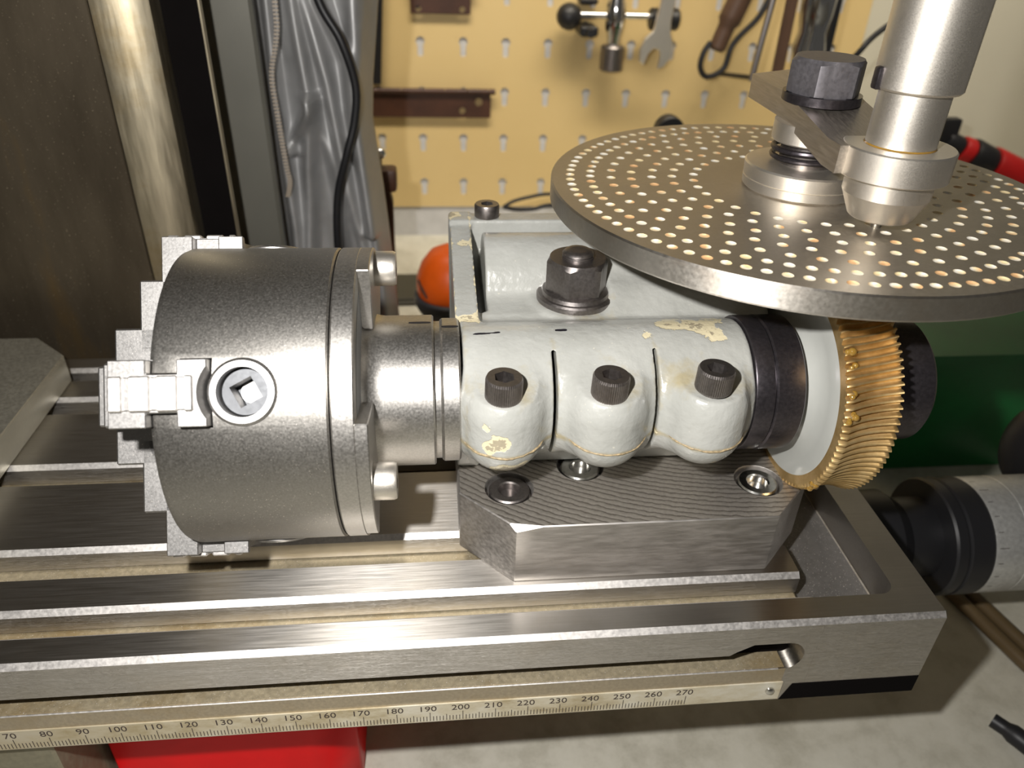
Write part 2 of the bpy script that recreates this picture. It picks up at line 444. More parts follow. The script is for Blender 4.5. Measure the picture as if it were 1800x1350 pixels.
b = bmesh.new(); box(b, 309, 335, 10, 156, TZ - 12.49, TZ - 12.2); obj('pocket_swarf', b, M['darkcast'], tb)
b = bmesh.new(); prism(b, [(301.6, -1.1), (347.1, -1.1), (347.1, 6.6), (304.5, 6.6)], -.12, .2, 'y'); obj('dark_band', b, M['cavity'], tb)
b = bmesh.new(); box(b, X0, 300.5, -.06, .1, 8.2, 14.45, .05); obj('stained_strip', b, M['stained'], tb)
b = bmesh.new(); tube(b, [(X0, .05, 14.5), (298, .05, 14.5)], .32, 6); obj('lip_highlight', b, M['chamfer'], tb)  # bright tube paints the highlight along the groove's lower lip
# scale
rl = obj('ruler_scale', box(bmesh.new(), X0, 301, -.5, -.02, -.2, 8.3, .08), M['ruler'], tb)
tag(rl, 'worn brass-stained millimetre scale')
b = bmesh.new()
x_of = lambda t: 163 + (t - 170) * 1.0
for t in range(40, 271):
    x = 163.0 + (t - 170) + .2
    x = t - 0.0
    L_ = 4.1 if t % 10 == 0 else (2.9 if t % 5 == 0 else 2.2)
    box(b, x - .11, x + .11, -.54, -.48, .3, .3 + L_)
o = obj('scale_marks', b, M['ink'], rl, None); o['kind'] = 'stuff'
o.matrix_parent_inverse = Matrix.Translation(-tb.location) if False else Matrix()
def text_mesh(s, size, ex=.02, sx=1.0):
    cu = bpy.data.curves.new('t', 'FONT'); cu.body = s; cu.size = size; cu.extrude = ex; cu.align_x = 'CENTER'; cu.resolution_u = 3
    to = bpy.data.objects.new('t', cu); COL.objects.link(to)
    dg = bpy.context.evaluated_depsgraph_get(); dg.update()
    me = bpy.data.meshes.new_from_object(to.evaluated_get(dg)); bpy.data.objects.remove(to)
    me.transform(Matrix.Diagonal((sx, 1, 1, 1))); return me
for t in range(50, 280, 10):
    me = text_mesh(str(t), 3.5, .03, 1.08)
    me.transform(Matrix.Translation((t - .3 - (.4 if t >= 100 else 0), -.52, 5.1)) @ Matrix.Rotation(PI / 2, 4, 'X'))
    o = link('numeral', me, M['ink'], rl, None); o.matrix_parent_inverse = Matrix()
b = bmesh.new(); lathe(b, [(1.5, 0), (1.4, .5), (.8, .9), (0, 1)], (297.3, -.5, 4.4), (0, -1, 0), 16)
obj('rivet', b, M['zinc'], tb)

# saddle and red base under the table
sd = thing('machine_saddle', 'dull steel saddle carrying the table at the lower left corner', 'saddle', (20, 60, -80))
b = bmesh.new(); box(b, -110, 76.5, 3, 160, -60, -3.2, .8); obj('saddle_body', b, M['saddle'], sd)
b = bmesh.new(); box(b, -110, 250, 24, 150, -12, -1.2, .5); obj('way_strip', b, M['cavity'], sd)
rb = thing('machine_pedestal', 'glossy red painted machine base below the table front', 'machine base', (120, 80, -80))
b = bmesh.new(); prism(b, [(79, 22), (147, 22), (162, 30), (162, 150), (79, 150)], -79.9, -12.2, 'z', .8); obj('base_casting', b, M['red'], rb)

# ================================================================ LEFT BLOCK
b = bmesh.new(); prism(b, [(-70, 20), (40.5, 20), (40.5, 146), (24, 161.5), (-70, 161.5)], TZ + .02, 48, 'z', .4)
o = base_at(obj('steel_block', b, M['leftblock']), (0, 90, TZ)); tag(o, 'dull steel block with a chamfered corner at the left end of the table', 'block')

# ================================================================ RISER BLOCK
rk = thing('riser_block', 'milled steel riser block with chamfered corners under the dividing head', 'block', (257, 82, TZ))
foot = [(216.8, 21.7), (297.5, 21.7), (313, 37.5), (313, 126), (297.5, 142), (216.8, 142), (200.6, 126), (200.6, 38.2)]
b = bmesh.new(); prism(b, foot, TZ + .01, BZ, 'z', .35)
A = bm_mesh(b)
SCR = [(216.3, 39.6), (297.0, 38.8), (240.5, 49.5), (278, 125)]
cut = [cut_bm(lambda q, s=s: lathe(q, [(7.6, BZ - 5), (7.6, BZ - .4), (8.2, BZ + 1)], (s[0], s[1], 0), n=40)) for s in SCR[:3]]
cut = cut[:3]
def facet(q):
    tri = [Vector((216.8, 21.7, 55.9)), Vector((226.5, 21.7, 58)), Vector((214.6, 23.9, 58))]; cen = sum(tri, Vector()) / 3
    for p in [cen + (t_ - cen) * 2.2 for t_ in tri] + [Vector((212, 12, 70))]: q.verts.new(p)
    bmesh.ops.convex_hull(q, input=q.verts[:])
cut.append(cut_bm(facet))
A = boolean(A, cut)
def milled():
    m = bpy.data.materials.new('fly_cut_steel'); nt, N, L, bs = nodes_of(m)
    v = tex_coord(nt)
    wv = N.new('ShaderNodeTexWave'); wv.wave_type = 'RINGS'; wv.rings_direction = 'Z'
    mp = N.new('ShaderNodeMapping'); tc = N.new('ShaderNodeTexCoord'); L.new(tc.outputs['Object'], mp.inputs[0])
    mp.inputs['Location'].default_value = (-.300, -.160, 0); L.new(mp.outputs[0], wv.inputs[0])
    wv.inputs['Scale'].default_value = 150; wv.inputs['Distortion'].default_value = 2.2; wv.inputs['Detail'].default_value = 3; wv.inputs['Detail Scale'].default_value = 2.5
    n = noise(nt, v, 900, 3)
    base = ramp(nt, wv.outputs['Fac'], [(0, (.30, .27, .24)), (.2, (.64, .60, .55)), (1, (.72, .68, .63))])
    base = mix(nt, mapr(nt, n, .3, .7, 0, .3), base, (.36, .33, .30))
    L.new(base, bs.inputs['Base Color']); bs.inputs['Metallic'].default_value = 1; bs.inputs['Roughness'].default_value = .55
    bump(nt, bs, wv.outputs['Fac'], .35, .00012)
    return m
M['milled'] = milled()
o = link('block_body', A, [M['block'], M['milled']], rk, 25)
for p in o.data.polygons:
    if p.normal.z > .9 and p.center.z > (BZ - .5) * MM: p.material_index = 1
for k, s in enumerate(SCR[:3]):
    b = bmesh.new(); lathe(b, [(0, -4.9), (6.4, -4.9), (6.4, -.9), (5.9, -.45), (3.7, -.4), (3.2, -.8), (3.1, -3.2), (0, -3.6)], (s[0], s[1], BZ), n=40)
    obj('cap_screw', b, M['zinc'] if k else M['darkbolt'], rk)

# ================================================================ CHUCK
ch = thing('lathe_chuck', 'four-jaw steel lathe chuck with its near jaw and key socket facing forward', 'chuck', (155, AY, AZ))
PH0 = 33.8
def chuck_M(phi):   # local x = axial, y = tangential, z = radial
    a = math.radians(phi)
    rad = Vector((0, -math.cos(a), math.sin(a))); ax = Vector((1, 0, 0)); tan = rad.cross(ax)
    Mx = Matrix((ax, tan, rad)).transposed().to_4x4(); Mx.translation = Vector((0, AY, AZ)); return Mx
b = bmesh.new()
lathe(b, [(0, 127), (9, 127), (10, 126), (39.5, 126), (41.4, 126.7), (42, 128.2), (42, 167.7), (41.5, 168.2), (0, 168.2)], (0, AY, AZ), XA, 128)
A = bm_mesh(b)
def ipoly(g):  # I section of a jaw, half profile mirrored, (axial, tangential)
    xs = [(118.5 - g, 8 + g), (127 + g, 8 + g), (127 + g, 4.6 + g), (134 - g, 4.6 + g), (134 - g, 8 + g), (140.8 + g, 8 + g)]
    return xs + [(x, -t) for x, t in reversed(xs)]
cuts = []
for k in range(4):
    cuts.append(cut_bm(lambda q, k=k: prism(q, ipoly(.35), 11, 60, 'z', M4=chuck_M(PH0 + 90 * k))))
    cuts.append(cut_bm(lambda q, k=k: merge(q, lathe(bmesh.new(), [(7.2, 28), (7.2, 39.5), (8.3, 40.6), (8.5, 50)], (148.2, 0, 0), (0, 0, 1), 40), chuck_M(PH0 + 90 * k))))
A = boolean(A, cuts)
link('chuck_body', A, M['chuck'], ch, 30)
rng = random.Random(3)
for k in range(4):
    Mk = chuck_M(PH0 + 90 * k)
    b = bmesh.new()
    prism(b, ipoly(0), 12, 44.8, 'z', .25, M4=Mk)
    A = boolean(bm_mesh(b), [cut_bm(lambda q: merge(q, lathe(bmesh.new(), [(8.9, 20), (8.9, 41.5), (10.6, 47.5)], (148.2, 0, 0), (0, 0, 1), 40), Mk))])
    b = bmesh.new(); b.from_mesh(A)
    box(b, 112.4, 126.6, -8, 8, 12, 32.5, .5, 1, Mk)
    box(b, 105.5, 120, -8, 8, 8.5, 19, .5, 1, Mk)
    box(b, 118.9, 137.5, -3.9, 3.9, 30, 45.2, .2, 1, Mk)
    jw = link('jaw', bm_mesh(b), M['jaw'], ch, 30)
    b = bmesh.new()          # raised toothed rib along the outer end
    x = 118.8
    for wd in (4.6, 6.2, 6.2, 3.4):
        box(b, x, x + wd - 1.3, -4.2, 4.2, 30, 46.0, .4, 1, Mk)
        x += wd
    A = bm_mesh(b)
    o = link('jaw_rib', A, M['chamfer'], jw, 30); o.matrix_parent_inverse = Matrix()
    b = bmesh.new()
    q = bmesh.new(); lathe(q, [(8.2, 39.0), (8.25, 41.6), (7.6, 42.3), (6.1, 42.3), (6.1, 39.6), (6.1, 36)], (148.2, 0, 0), (0, 0, 1), 48, caps=False); merge(b, q, Mk)
    ring = obj('pinion_ring', b, M['jaw'], ch)
    q = bmesh.new(); lathe(q, [(6.0, 26), (6.0, 38.0), (5.6, 38.5), (0, 38.5)], (148.2, 0, 0), (0, 0, 1), 48); merge_me = bmesh.new(); merge(merge_me, q, Mk)
    A = boolean(bm_mesh(merge_me), [cut_bm(lambda q: prism(q, [(-2.9, -2.9), (2.9, -2.9), (2.9, 2.9), (-2.9, 2.9)], 31, 46, 'z', 0, Mk @ Matrix.Translation((148.2, 0, 0)) @ Matrix.Rotation(math.radians(28), 4, 'Z')))])
    o = link('pinion', A, M['pinion'], ch, 30)
    q = bmesh.new(); lathe(q, [(0, 31.6), (2.75, 31.6), (2.75, 31.9), (0, 31.9)], (148.2, 0, 0), (0, 0, 1), 24); b = bmesh.new(); merge(b, q, Mk); p2 = obj('lit_socket_bottom', b, M['chamfer'], o); p2.matrix_parent_inverse = Matrix()  # bright disc paints the lit floor of the key socket
    if k == 0: tag(o, 'key socket with a square hole')
b = bmesh.new(); q = bmesh.new(); box(q, 127.3, 133.7, 4.9, 8.0, 38.0, 40.9, .9, 2); merge(b, q, chuck_M(PH0)); obj('grease_smear', b, M['grease'], ch)
# back flange: thin disc with three thick pads
b = bmesh.new()
lathe(b, [(0, 168.6), (41.6, 168.6), (42, 169), (42, 174.0), (41.6, 174.4), (0, 174.4)], (0, AY, AZ), XA, 128)
for k in range(3):
    cen = math.radians(-8 + 120 * k); pts = []
    for i in range(25):
        a = cen + math.radians(-30 + 60 * i / 24); pts.append((AY - 42 * math.cos(a), AZ + 42 * math.sin(a)))
    for s, r in ((34, 24), (-34, 24)):
        a = cen + math.radians(s); pts.append((AY - r * math.cos(a), AZ + r * math.sin(a)))
    prism(b, pts, 174.0, 177.6, 'x', .3)
obj('back_flange', b, M['flange'], ch, 30)
b = bmesh.new(); lathe(b, [(36, 174.3), (36, 174.5), (24, 174.5)], (0, AY, AZ), XA, 96, caps=False); obj('cast_recess', b, M['castrough'], ch)
b = bmesh.new(); lathe(b, [(25.5, 174.2), (24.0, 175.2), (22.6, 178), (22.3, 180), (22.3, 193.4), (21.9, 193.9), (0, 193.9)], (0, AY, AZ), XA, 96)
hub = obj('hub', b, M['flange'], ch, 30)
def cap_screw(parent, at, ax, R, H, rs, mat, name='cap_screw', knurl=False, sink=0):
    b = bmesh.new(); n = 108 if knurl else 36; F = frame(ax); o_ = Vector(at)
    rows = [(R * .96, 0), (R, H * .06), (R, H * .88), (R * .93, H)]
    if knurl:
        rings = []
        for ri, (r, h) in enumerate(rows):
            rg = []
            for i in range(n):
                rr = r * (1 - (0.03 if (i % 2 and ri in (1, 2)) else 0)); rg.append(b.verts.new(o_ + F @ Vector((rr * math.cos(2 * PI * i / n), rr * math.sin(2 * PI * i / n), h))))
            rings.append(rg)
        for a_, b_ in zip(rings, rings[1:]):
            for i in range(n): b.faces.new((a_[i], b_[i], b_[(i + 1) % n], a_[(i + 1) % n]))
        b.faces.new(rings[0]); b.faces.new(rings[-1])
    else: lathe(b, rows, at, ax, n)
    A = bm_mesh(b)
    def hexc(q):
        t = bmesh.new(); lathe(t, [(rs * 1.0, H * .4), (rs, H + 1)], (0, 0, 0), (0, 0, 1), 6); 
        Mx = F.to_4x4(); Mx.translation = o_; merge(q, t, Mx)
    A = boolean(A, [cut_bm(hexc)])
    return link(name, A, mat, parent, 30 if not knurl else 20)
for ph in (112, -8, 232):
    a = math.radians(ph); r = 36
    cap_screw(ch, (177.4, AY - r * math.cos(a), AZ + r * math.sin(a)), XA, 5.0, 6.2, 2.6, M['bright'])
b = bmesh.new(); lathe(b, [(20.4, 193.8), (20.4, 195.6), (20.9, 195.8), (21.3, 196.4), (21.3, 200.6), (20.8, 201.2), (0, 201.2)], (0, AY, AZ), XA, 96)
obj('lock_ring', b, M['flange'], ch, 30)
def mark(parent, x0, x1, r, phi, wd, name='marker_line'):
    b = bmesh.new(); n = 14; rows = []
    for i in range(n + 1):
        x = x0 + (x1 - x0) * i / n
        ww = wd * (.5 + .5 * math.sin(PI * min(1, max(.08, i / n)))**.4)
        rows.append([b.verts.new((x, AY - rr * math.cos(a), AZ + rr * math.sin(a))) for a, rr in ((math.radians(phi) - ww / r, r), (math.radians(phi), r + .04), (math.radians(phi) + ww / r, r))])
    for p, q in zip(rows, rows[1:]):
        for j in (0, 1): b.faces.new((p[j], q[j], q[j + 1], p[j + 1]))
    return obj(name, b, M['marker'], parent)
mark(ch, 187.0, 193.2, 22.34, 92, .6); mark(ch, 196.2, 201, 21.34, 90, .6)

# ================================================================ DIVIDING HEAD
dh = thing('dividing_head', 'grey painted dividing head casting with three clamp lugs and a bronze wheel', 'dividing head', (250, 80, BZ))
H = .55
gx0, gx1, gy0, gy1, gz0, gz1 = 198, 302, 15, 124, 56, 122
xs = np.arange(gx0, gx1, H, dtype=np.float32)[:, None, None]; ys = np.arange(gy0, gy1, H, dtype=np.float32)[None, :, None]; zs = np.arange(gz0, gz1, H, dtype=np.float32)[None, None, :]
def sbox(x0, x1, y0, y1, z0, z1, r=1.0):
    qx = np.abs(xs - (x0 + x1) / 2) - ((x1 - x0) / 2 - r); qy = np.abs(ys - (y0 + y1) / 2) - ((y1 - y0) / 2 - r); qz = np.abs(zs - (z0 + z1) / 2) - ((z1 - z0) / 2 - r)
    return np.sqrt(np.maximum(qx, 0)**2 + np.maximum(qy, 0)**2 + np.maximum(qz, 0)**2) + np.minimum(np.maximum(np.maximum(qx, qy), qz), 0) - r
def scylx(x0, x1, cy, cz, R, r=.8):
    d = np.sqrt((ys - cy)**2 + (zs - cz)**2) - (R - r); q = np.abs(xs - (x0 + x1) / 2) - ((x1 - x0) / 2 - r)
    return np.minimum(np.maximum(d, q), 0) + np.sqrt(np.maximum(d, 0)**2 + np.maximum(q, 0)**2) - r
def scylz(cx, cy, z0, z1, R, r=.8):
    d = np.sqrt((xs - cx)**2 + (ys - cy)**2) - (R - r); q = np.abs(zs - (z0 + z1) / 2) - ((z1 - z0) / 2 - r)
    return np.minimum(np.maximum(d, q), 0) + np.sqrt(np.maximum(d, 0)**2 + np.maximum(q, 0)**2) - r
def smin(a, b_, k):
    h = np.maximum(k - np.abs(a - b_), 0) / k; return np.minimum(a, b_) - h * h * k * .25
LUG = [212.9, 242.2, 271.3]
barrel = scylx(201.9, 285.0, AY, AZ, 19.9, 1.0)
F = barrel
for lx in LUG:
    cap = np.sqrt((xs - lx)**2 + (ys - 31.5)**2 + ((np.clip(zs, 86.7, 94) - zs) * np.where(zs < 90, 1.0, 1.0))**2) - 11.7
    cap = np.maximum(cap, zs - 100.6 - (ys - 24) * .12)            # sloping flat top under the screw head
    back = sbox(lx - 10.5, lx + 10.5, 30, 46, 78, 100.5, 3)
    L1 = smin(cap, back, 4)
    F = smin(F, L1, 4.0)
base = sbox(203, 290, 52, 118, BZ + .05, 104.2, 1.5)
F = smin(F, base, 3.0)
F = smin(F, scylx(210.8, 300.5, 95.5, 103.2, 16.2, 1.0), 5.0)
F = smin(F, sbox(210.5, 300, 66, 120, 60, 104.4, 2.0), 3)
web = np.maximum(sbox(200.4, 207.4, 51, 120, BZ + .05, 125, .8), (zs - (107.0 + (ys - 51) * .165)))
gap = sbox(207.3, 210.9, 70, 112.5, 96, 130, .8)
F = np.maximum(F, -gap)
F = smin(F, web, 1.6)
F = smin(F, sbox(200.4, 301, 112.6, 120.5, BZ + .05, 118.2, .8), 2.0)
F = smin(F, scylz(239.4, 76, 100, 105.3, 13.6, .6), 3.0)
# worm bearing boss to the right, below the plate
F = smin(F, scylx(250, 300.5, 78, 100, 11, 1.0), 6.0)
# clearances: bore, saw cuts, parting line
F = np.maximum(F, -(np.sqrt((ys - AY)**2 + (zs - AZ)**2) - 15 + 0 * xs))
for sx in (227.6, 256.6):
    F = np.maximum(F, -sbox(sx - .75, sx + .45, 20, 56, 70, 106.8, .2))
F = np.maximum(F, -np.maximum(np.abs(zs - 83.0 - .0 * xs) - .28, ys - 45 + np.maximum(0, 17.2 - ys) * 0) * 1.0 - 0.0) if False else F
F = np.maximum(F, -(np.sqrt((xs - 313.1)**2 + (ys - 89.4)**2) - 9.5 + 0 * zs))
F = np.maximum(F, (BZ + .05) - zs)
Vn, Qn = surface_net(np.ascontiguousarray(np.broadcast_to(F, (xs.shape[0], ys.shape[1], zs.shape[2]))), (gx0, gy0, gz0), H)
me = net_mesh(Vn, Qn, 'casting')
nv = len(me.vertices); co = np.empty(nv * 3, np.float32); me.vertices.foreach_get('co', co); co = co.reshape(-1, 3)
x, y, z = co[:, 0], co[:, 1], co[:, 2]
g = lambda d, s: np.exp(-(d / s)**2)
def spot(cx, cy, cz, s): return np.exp(-((x - cx)**2 + (y - cy)**2 + (z - cz)**2) / s**2)
def edge(d, s): return np.exp(-np.abs(d) / s)
wear = np.zeros(nv)
wear += .50 * edge(x - 207.3, 1.0) * (z > 104) * (y > 52) * (x < 209) + .42 * edge(x - 200.6, .8) * (z > 104) * (y > 52)
wear += .35 * edge(z - 118.0, .8) * edge(y - 112.8, 1.2) * (x > 220)
wear += .75 * spot(204, 58, 108, 3.2) + .6 * spot(204, 100, 115, 3.0) + .7 * spot(202, 118, 118, 3)
wear += .60 * spot(262, 51, 108.3, 5) + .62 * spot(270, 50, 108.5, 4.5) + .55 * spot(278, 55, 107, 6) + .45 * spot(266, 60, 105, 6) + .45 * spot(252, 66, 104, 4) + .55 * spot(276, 45, 108, 5)
wear += .55 * spot(255, 46, 108.6, 2.5) + .8 * spot(211.5, 20.0, 90.5, 3.4) + .95 * spot(212.5, 22.5, 79.0, 4.2) + .75 * spot(218, 22, 79.5, 3.0) + .6 * spot(208, 21, 88, 2.5) + .6 * spot(273, 22.5, 79, 1.4) + .5 * spot(207, 21, 94.5, 1.8)
wear += .30 * g(z - 85.3, .5) * (y < 42) * (x < 285) + .4 * spot(226.5, 31, 86, 2) + .35 * spot(256, 31, 86, 2)
grime = np.zeros(nv)
for lx in LUG: grime += .5 * spot(lx + 3, 29, 101, 6.5) + .25 * spot(lx, 33, 103, 9)
grime += .35 * edge(x - 202.5, 1.5) * (y < 55) + .45 * edge(x - 227.6, 1.5) * (y < 45) + .35 * edge(x - 256.6, 1.5) * (y < 45)
grime += .6 * g(z - 85.3, 1.0) * (y < 42) + .55 * spot(262, 32, 103, 6) + .4 * spot(282, 32, 100, 3.5) + .35 * spot(239.4, 72, 105, 15) + .3 * spot(244, 60, 104, 7)
mk = np.zeros(nv)
an = np.degrees(np.arctan2(z - AZ, -(y - AY)))
mk += .95 * np.exp(-((an - 84 - (x - 205) * .25) / 1.7)**4) * np.exp(-((x - 209) / 4.3)**8) * (y < 60)
mk += .95 * np.exp(-((an - 88) / 2.3)**4) * np.exp(-((x - 230.6) / 1.9)**6) * (y < 60)
at = me.color_attributes.new('wear', 'FLOAT_COLOR', 'POINT'); wear *= 1.18
at.data.foreach_set('color', np.stack([np.clip(wear, 0, 1), np.clip(grime, 0, 1), np.clip(mk, 0, 1), np.ones(nv)], 1).astype(np.float32).ravel())
link('casting', me, M['paint'], dh, 60)
# painted-over parting seam of the clamp lugs
for lx in LUG:
    pts = []
    for i in range(23):
        a = math.radians(-86 + 172 * i / 22); pts.append((lx + 11.75 * math.sin(a), 31.5 - 11.75 * math.cos(a), 85.2 + .6 * abs(math.sin(a))))
    b = bmesh.new(); rr = random.Random(int(lx))
    tube(b, [(p[0], p[1], p[2] + rr.uniform(-.18, .18)) for p in pts], [rr.uniform(.12, .34) for _ in pts], 6); 
    obj('seam', b, plain('cracked_seam_paint', (.55, .42, .24), .6, var=.7, vscale=900), dh)
for i, lx in enumerate(LUG):
    o = cap_screw(dh, (lx - [.6, .9, 1.0][i], 27.2, 100.4 + [0, 0, 1.3][i]), (.02, -.02, 1), 5.1, 6.7, 2.9, M['darkbolt'], 'clamp_screw', True)
    if i == 2:
        b = bmesh.new(); lathe(b, [(3.6, 99.5), (3.6, 102.2)], (lx - 1.0, 27.2, 0), n=24); obj('screw_shank', b, M['darkbolt'], dh)
# stud, nut and washers
b = bmesh.new(); lathe(b, [(0, 0), (12.2, 0), (12.4, .4), (12.4, 2.0), (11.9, 2.6), (11.0, 2.7), (10.6, 3.8), (10.0, 4.2), (0, 4.2)], (239.4, 76, 105.4), n=64)
obj('washer', b, M['darkbolt'], dh)
def hexnut(b, at, R, H_, ch_=.9, rot=0, ax=(0, 0, 1)):
    n = 48; F_ = frame(ax); o_ = Vector(at); rings = []
    def hexr(a): 
        a = (a - rot) % (PI / 3) - PI / 6; return R * math.cos(PI / 6) / math.cos(a)
    for f, h in ((.90, 0), (1, .35), (1, H_ - ch_), (.86, H_)):
        rg = []
        for i in range(n):
            a = 2 * PI * i / n; r = hexr(a)
            if f < 1: r = min(r, R * f)
            hh = h
            if h == H_ - ch_: hh = H_ - ch_ - (.9 * (r / R - .866) / .134 - .45) * ch_
            rg.append(b.verts.new(o_ + F_ @ Vector((r * math.cos(a), r * math.sin(a), hh))))
        rings.append(rg)
    for p, q in zip(rings, rings[1:]):
        for i in range(n): b.faces.new((p[i], q[i], q[(i + 1) % n], p[(i + 1) % n]))
    b.faces.new(rings[0]); b.faces.new(rings[-1])
b = bmesh.new(); hexnut(b, (239.4, 76, 109.4), 10.2, 10.6, 1.2, math.radians(20)); obj('stud_nut', b, M['darkbolt'], dh, 25)
b = bmesh.new(); prof_ = [(0, 118)]
lathe(b, [(5.0, 118.0), (5.0, 120.6), (4.7, 120.9), (5.0, 121.3), (4.6, 121.9), (3.9, 122.4), (2.2, 122.5), (0, 122.2)], (239.4, 76, 0), n=40); obj('stud', b, M['darkbolt'], dh)
cap_screw(dh, (213.6, 117.2, 118.2), (0, 0, 1), 4.4, 4.6, 2.3, M['darkbolt'], 'rear_screw')
# spindle collars, painted hub, bronze wheel, end cap
b = bmesh.new(); lathe(b, [(18.9, 285), (20.6, 285.1), (20.8, 285.5), (20.8, 290.6), (20.3, 291.1), (14, 291.1)], (0, AY, AZ), XA, 96); obj('collar', b, M['blackox'], dh, 30)
b = bmesh.new(); lathe(b, [(14, 291.2), (20.3, 291.2), (20.9, 291.7), (20.9, 299.4), (20.4, 299.9), (14, 299.9)], (0, AY, AZ), XA, 96); obj('collar', b, M['blackox'], dh, 30)
b = bmesh.new(); lathe(b, [(0, 299.6), (15.5, 299.6), (16.3, 300.4), (17.6, 302.6), (20.5, 304.4), (24.5, 304.8), (29.0, 304.9), (31.0, 305.3), (31.7, 306.2), (31.7, 307.2), (31.0, 307.5), (30.2, 320), (0, 320)], (0, AY, AZ), XA, 96)
obj('wheel_hub', b, M['paintplain'], dh, 40)
b = bmesh.new(); NT, SUB = 96, 6; n = NT * SUB; Xp = [305.0, 305.0, 306.4, 307.4, 308.8, 310.5, 312.5, 314.5, 316.5, 318.2, 319.6, 320.6, 321.0, 321.0]; rings = []
for j, xx in enumerate(Xp):
    u = (xx - 313) / 8; thr = 34.6 - 1.9 * (1 - min(1, abs(u))**2); rg = []
    for i in range(n):
        a = 2 * PI * i / n + math.radians(2.2) * u
        ph = (i % SUB) / SUB; tooth = [0, .25, 1, 1, .8, .1][i % SUB]
        dep = 1.5 if 1 <= j <= 12 else 0
        if j in (0, 13): r = 29.5
        elif j in (1, 12): r = min(thr, 33.6) - 1.4 + tooth * 1.0
        else: r = thr - 1.6 + tooth * 1.6
        rg.append(b.verts.new((xx, AY - r * math.cos(a), AZ + r * math.sin(a))))
    rings.append(rg)
for p, q in zip(rings, rings[1:]):
    for i in range(n): b.faces.new((p[i], q[i], q[(i + 1) % n], p[(i + 1) % n]))
b.faces.new(rings[0]); b.faces.new(rings[-1])
o = obj('worm_wheel', b, M['bronze'], dh, 50); tag(o, 'toothed bronze worm wheel')
b = bmesh.new(); rr = random.Random(5)
for i in range(26):
    a = math.radians(rr.choice([rr.uniform(-52, -38), rr.uniform(12, 26), rr.uniform(-44, -36), rr.uniform(30, 48)])); r = 33.0 + rr.uniform(-.2, .8); s = rr.uniform(.5, 1.25)
    q = bmesh.new(); bmesh.ops.create_icosphere(q, subdivisions=2, radius=s); q.transform(Matrix.Translation((306.0 + rr.uniform(-.3, 1.8), AY - r * math.cos(a), AZ + r * math.sin(a)))); merge(b, q)
o = obj('grease', b, M['grease'], dh); o['kind'] = 'stuff'
b = bmesh.new(); lathe(b, [(0, 320.5), (22, 320.5), (22, 322.0), (18.2, 322.2), (18.2, 326.0), (17.2, 326.6), (17.2, 328.2), (18.9, 328.8), (19.3, 329.6), (19.3, 340.0), (18.2, 341.2), (0, 341.2)], (0, AY, AZ), XA, 96); obj('end_cap', b, M['blackox'], dh, 30)
b = bmesh.new(); lathe(b, [(7.0, 62), (7.0, 131)], (PX, PY, 0), n=32); obj('worm_shaft', b, M['darkbolt'], dh)
b = bmesh.new(); lathe(b, [(8.9, 62), (8.9, 70), (14, 72), (14, 60)], (PX, PY + 6, 0), n=32); box(b, 299, 322, 98, 118, BZ + .1, 128, 2); obj('bearing_bracket', b, M['paintplain'], dh)

# ================================================================ INDEX PLATE
ip = thing('index_plate', 'round steel indexing plate drilled with rings of holes', 'index plate', (PX, PY, PZ - 7))
ringspec = [(74.5, 92, -115.3), (67.9, 78, -115.3), (61.1, 49, -115.3), (54.5, 46, -117.8), (47.7, 39, -118.2), (41.0, 34, -121.1), (34.1, 32, -123.4)]
pts, edges, holes = [], [], []
NO = 144; R0 = 80.7
pts += [(R0 - .5) * Vector((math.cos(2 * PI * i / NO), math.sin(2 * PI * i / NO))) for i in range(NO)]; edges += [(i, (i + 1) % NO) for i in range(NO)]
faces_in = [list(range(NO))]
hr, NH = 1.55, 12
for r, cnt_, ph in ringspec:
    for k in range(cnt_):
        a = math.radians(ph) + 2 * PI * k / cnt_; cx, cy = r * math.cos(a), r * math.sin(a); s = len(pts)
        pts += [Vector((cx + hr * math.cos(2 * PI * i / NH), cy + hr * math.sin(2 * PI * i / NH))) for i in range(NH)]
        edges += [(s + i, s + (i + 1) % NH) for i in range(NH)]; holes.append((cx, cy))
vo, eo, fo, _, _, _ = delaunay_2d_cdt(pts, edges, [], 1, 1e-4)
hc = np.array(holes)
b = bmesh.new(); vv = [b.verts.new((p.x, p.y, 0)) for p in vo]
for f in fo:
    cx = sum(vo[i].x for i in f) / len(f); cy = sum(vo[i].y for i in f) / len(f)
    if np.min((hc[:, 0] - cx)**2 + (hc[:, 1] - cy)**2) < (hr * .92)**2: continue
    b.faces.new([vv[i] for i in f])
prev = [vv[i] for i in range(NO)]
for r, h in ((R0, -.5), (R0, -6.3), (R0 - .6, -7.0), (10, -7.0)):
    nxt = [b.verts.new((r * math.cos(2 * PI * i / NO), r * math.sin(2 * PI * i / NO), h)) for i in range(NO)]
    for i in range(NO): b.faces.new((prev[i], nxt[i], nxt[(i + 1) % NO], prev[(i + 1) % NO]))
    prev = nxt
b.faces.new(prev)
b.transform(Matrix.Translation((PX, PY, PZ))); 
o = obj('plate', b, [M['plate'], M['rim']], ip, 30)
for p in o.data.polygons:
    if abs(p.normal.z) < .9: p.material_index = 1
b = bmesh.new()
for cx, cy in holes:
    rg = []
    for r, h in ((hr, 0), (hr * .86, -.3), (hr * .6, -.48)):  # wide shallow bowls stand in for the bloom of the glints
        rg.append([b.verts.new((PX + cx + r * math.cos(2 * PI * i / NH), PY + cy + r * math.sin(2 * PI * i / NH), PZ + h)) for i in range(NH)])
    for p, q in zip(rg, rg[1:]):
        for i in range(NH): b.faces.new((p[i], p[(i + 1) % NH], q[(i + 1) % NH], q[i]))
    b.faces.new(rg[-1])
me = bpy.data.meshes.new('h'); b.to_mesh(me); b.free()
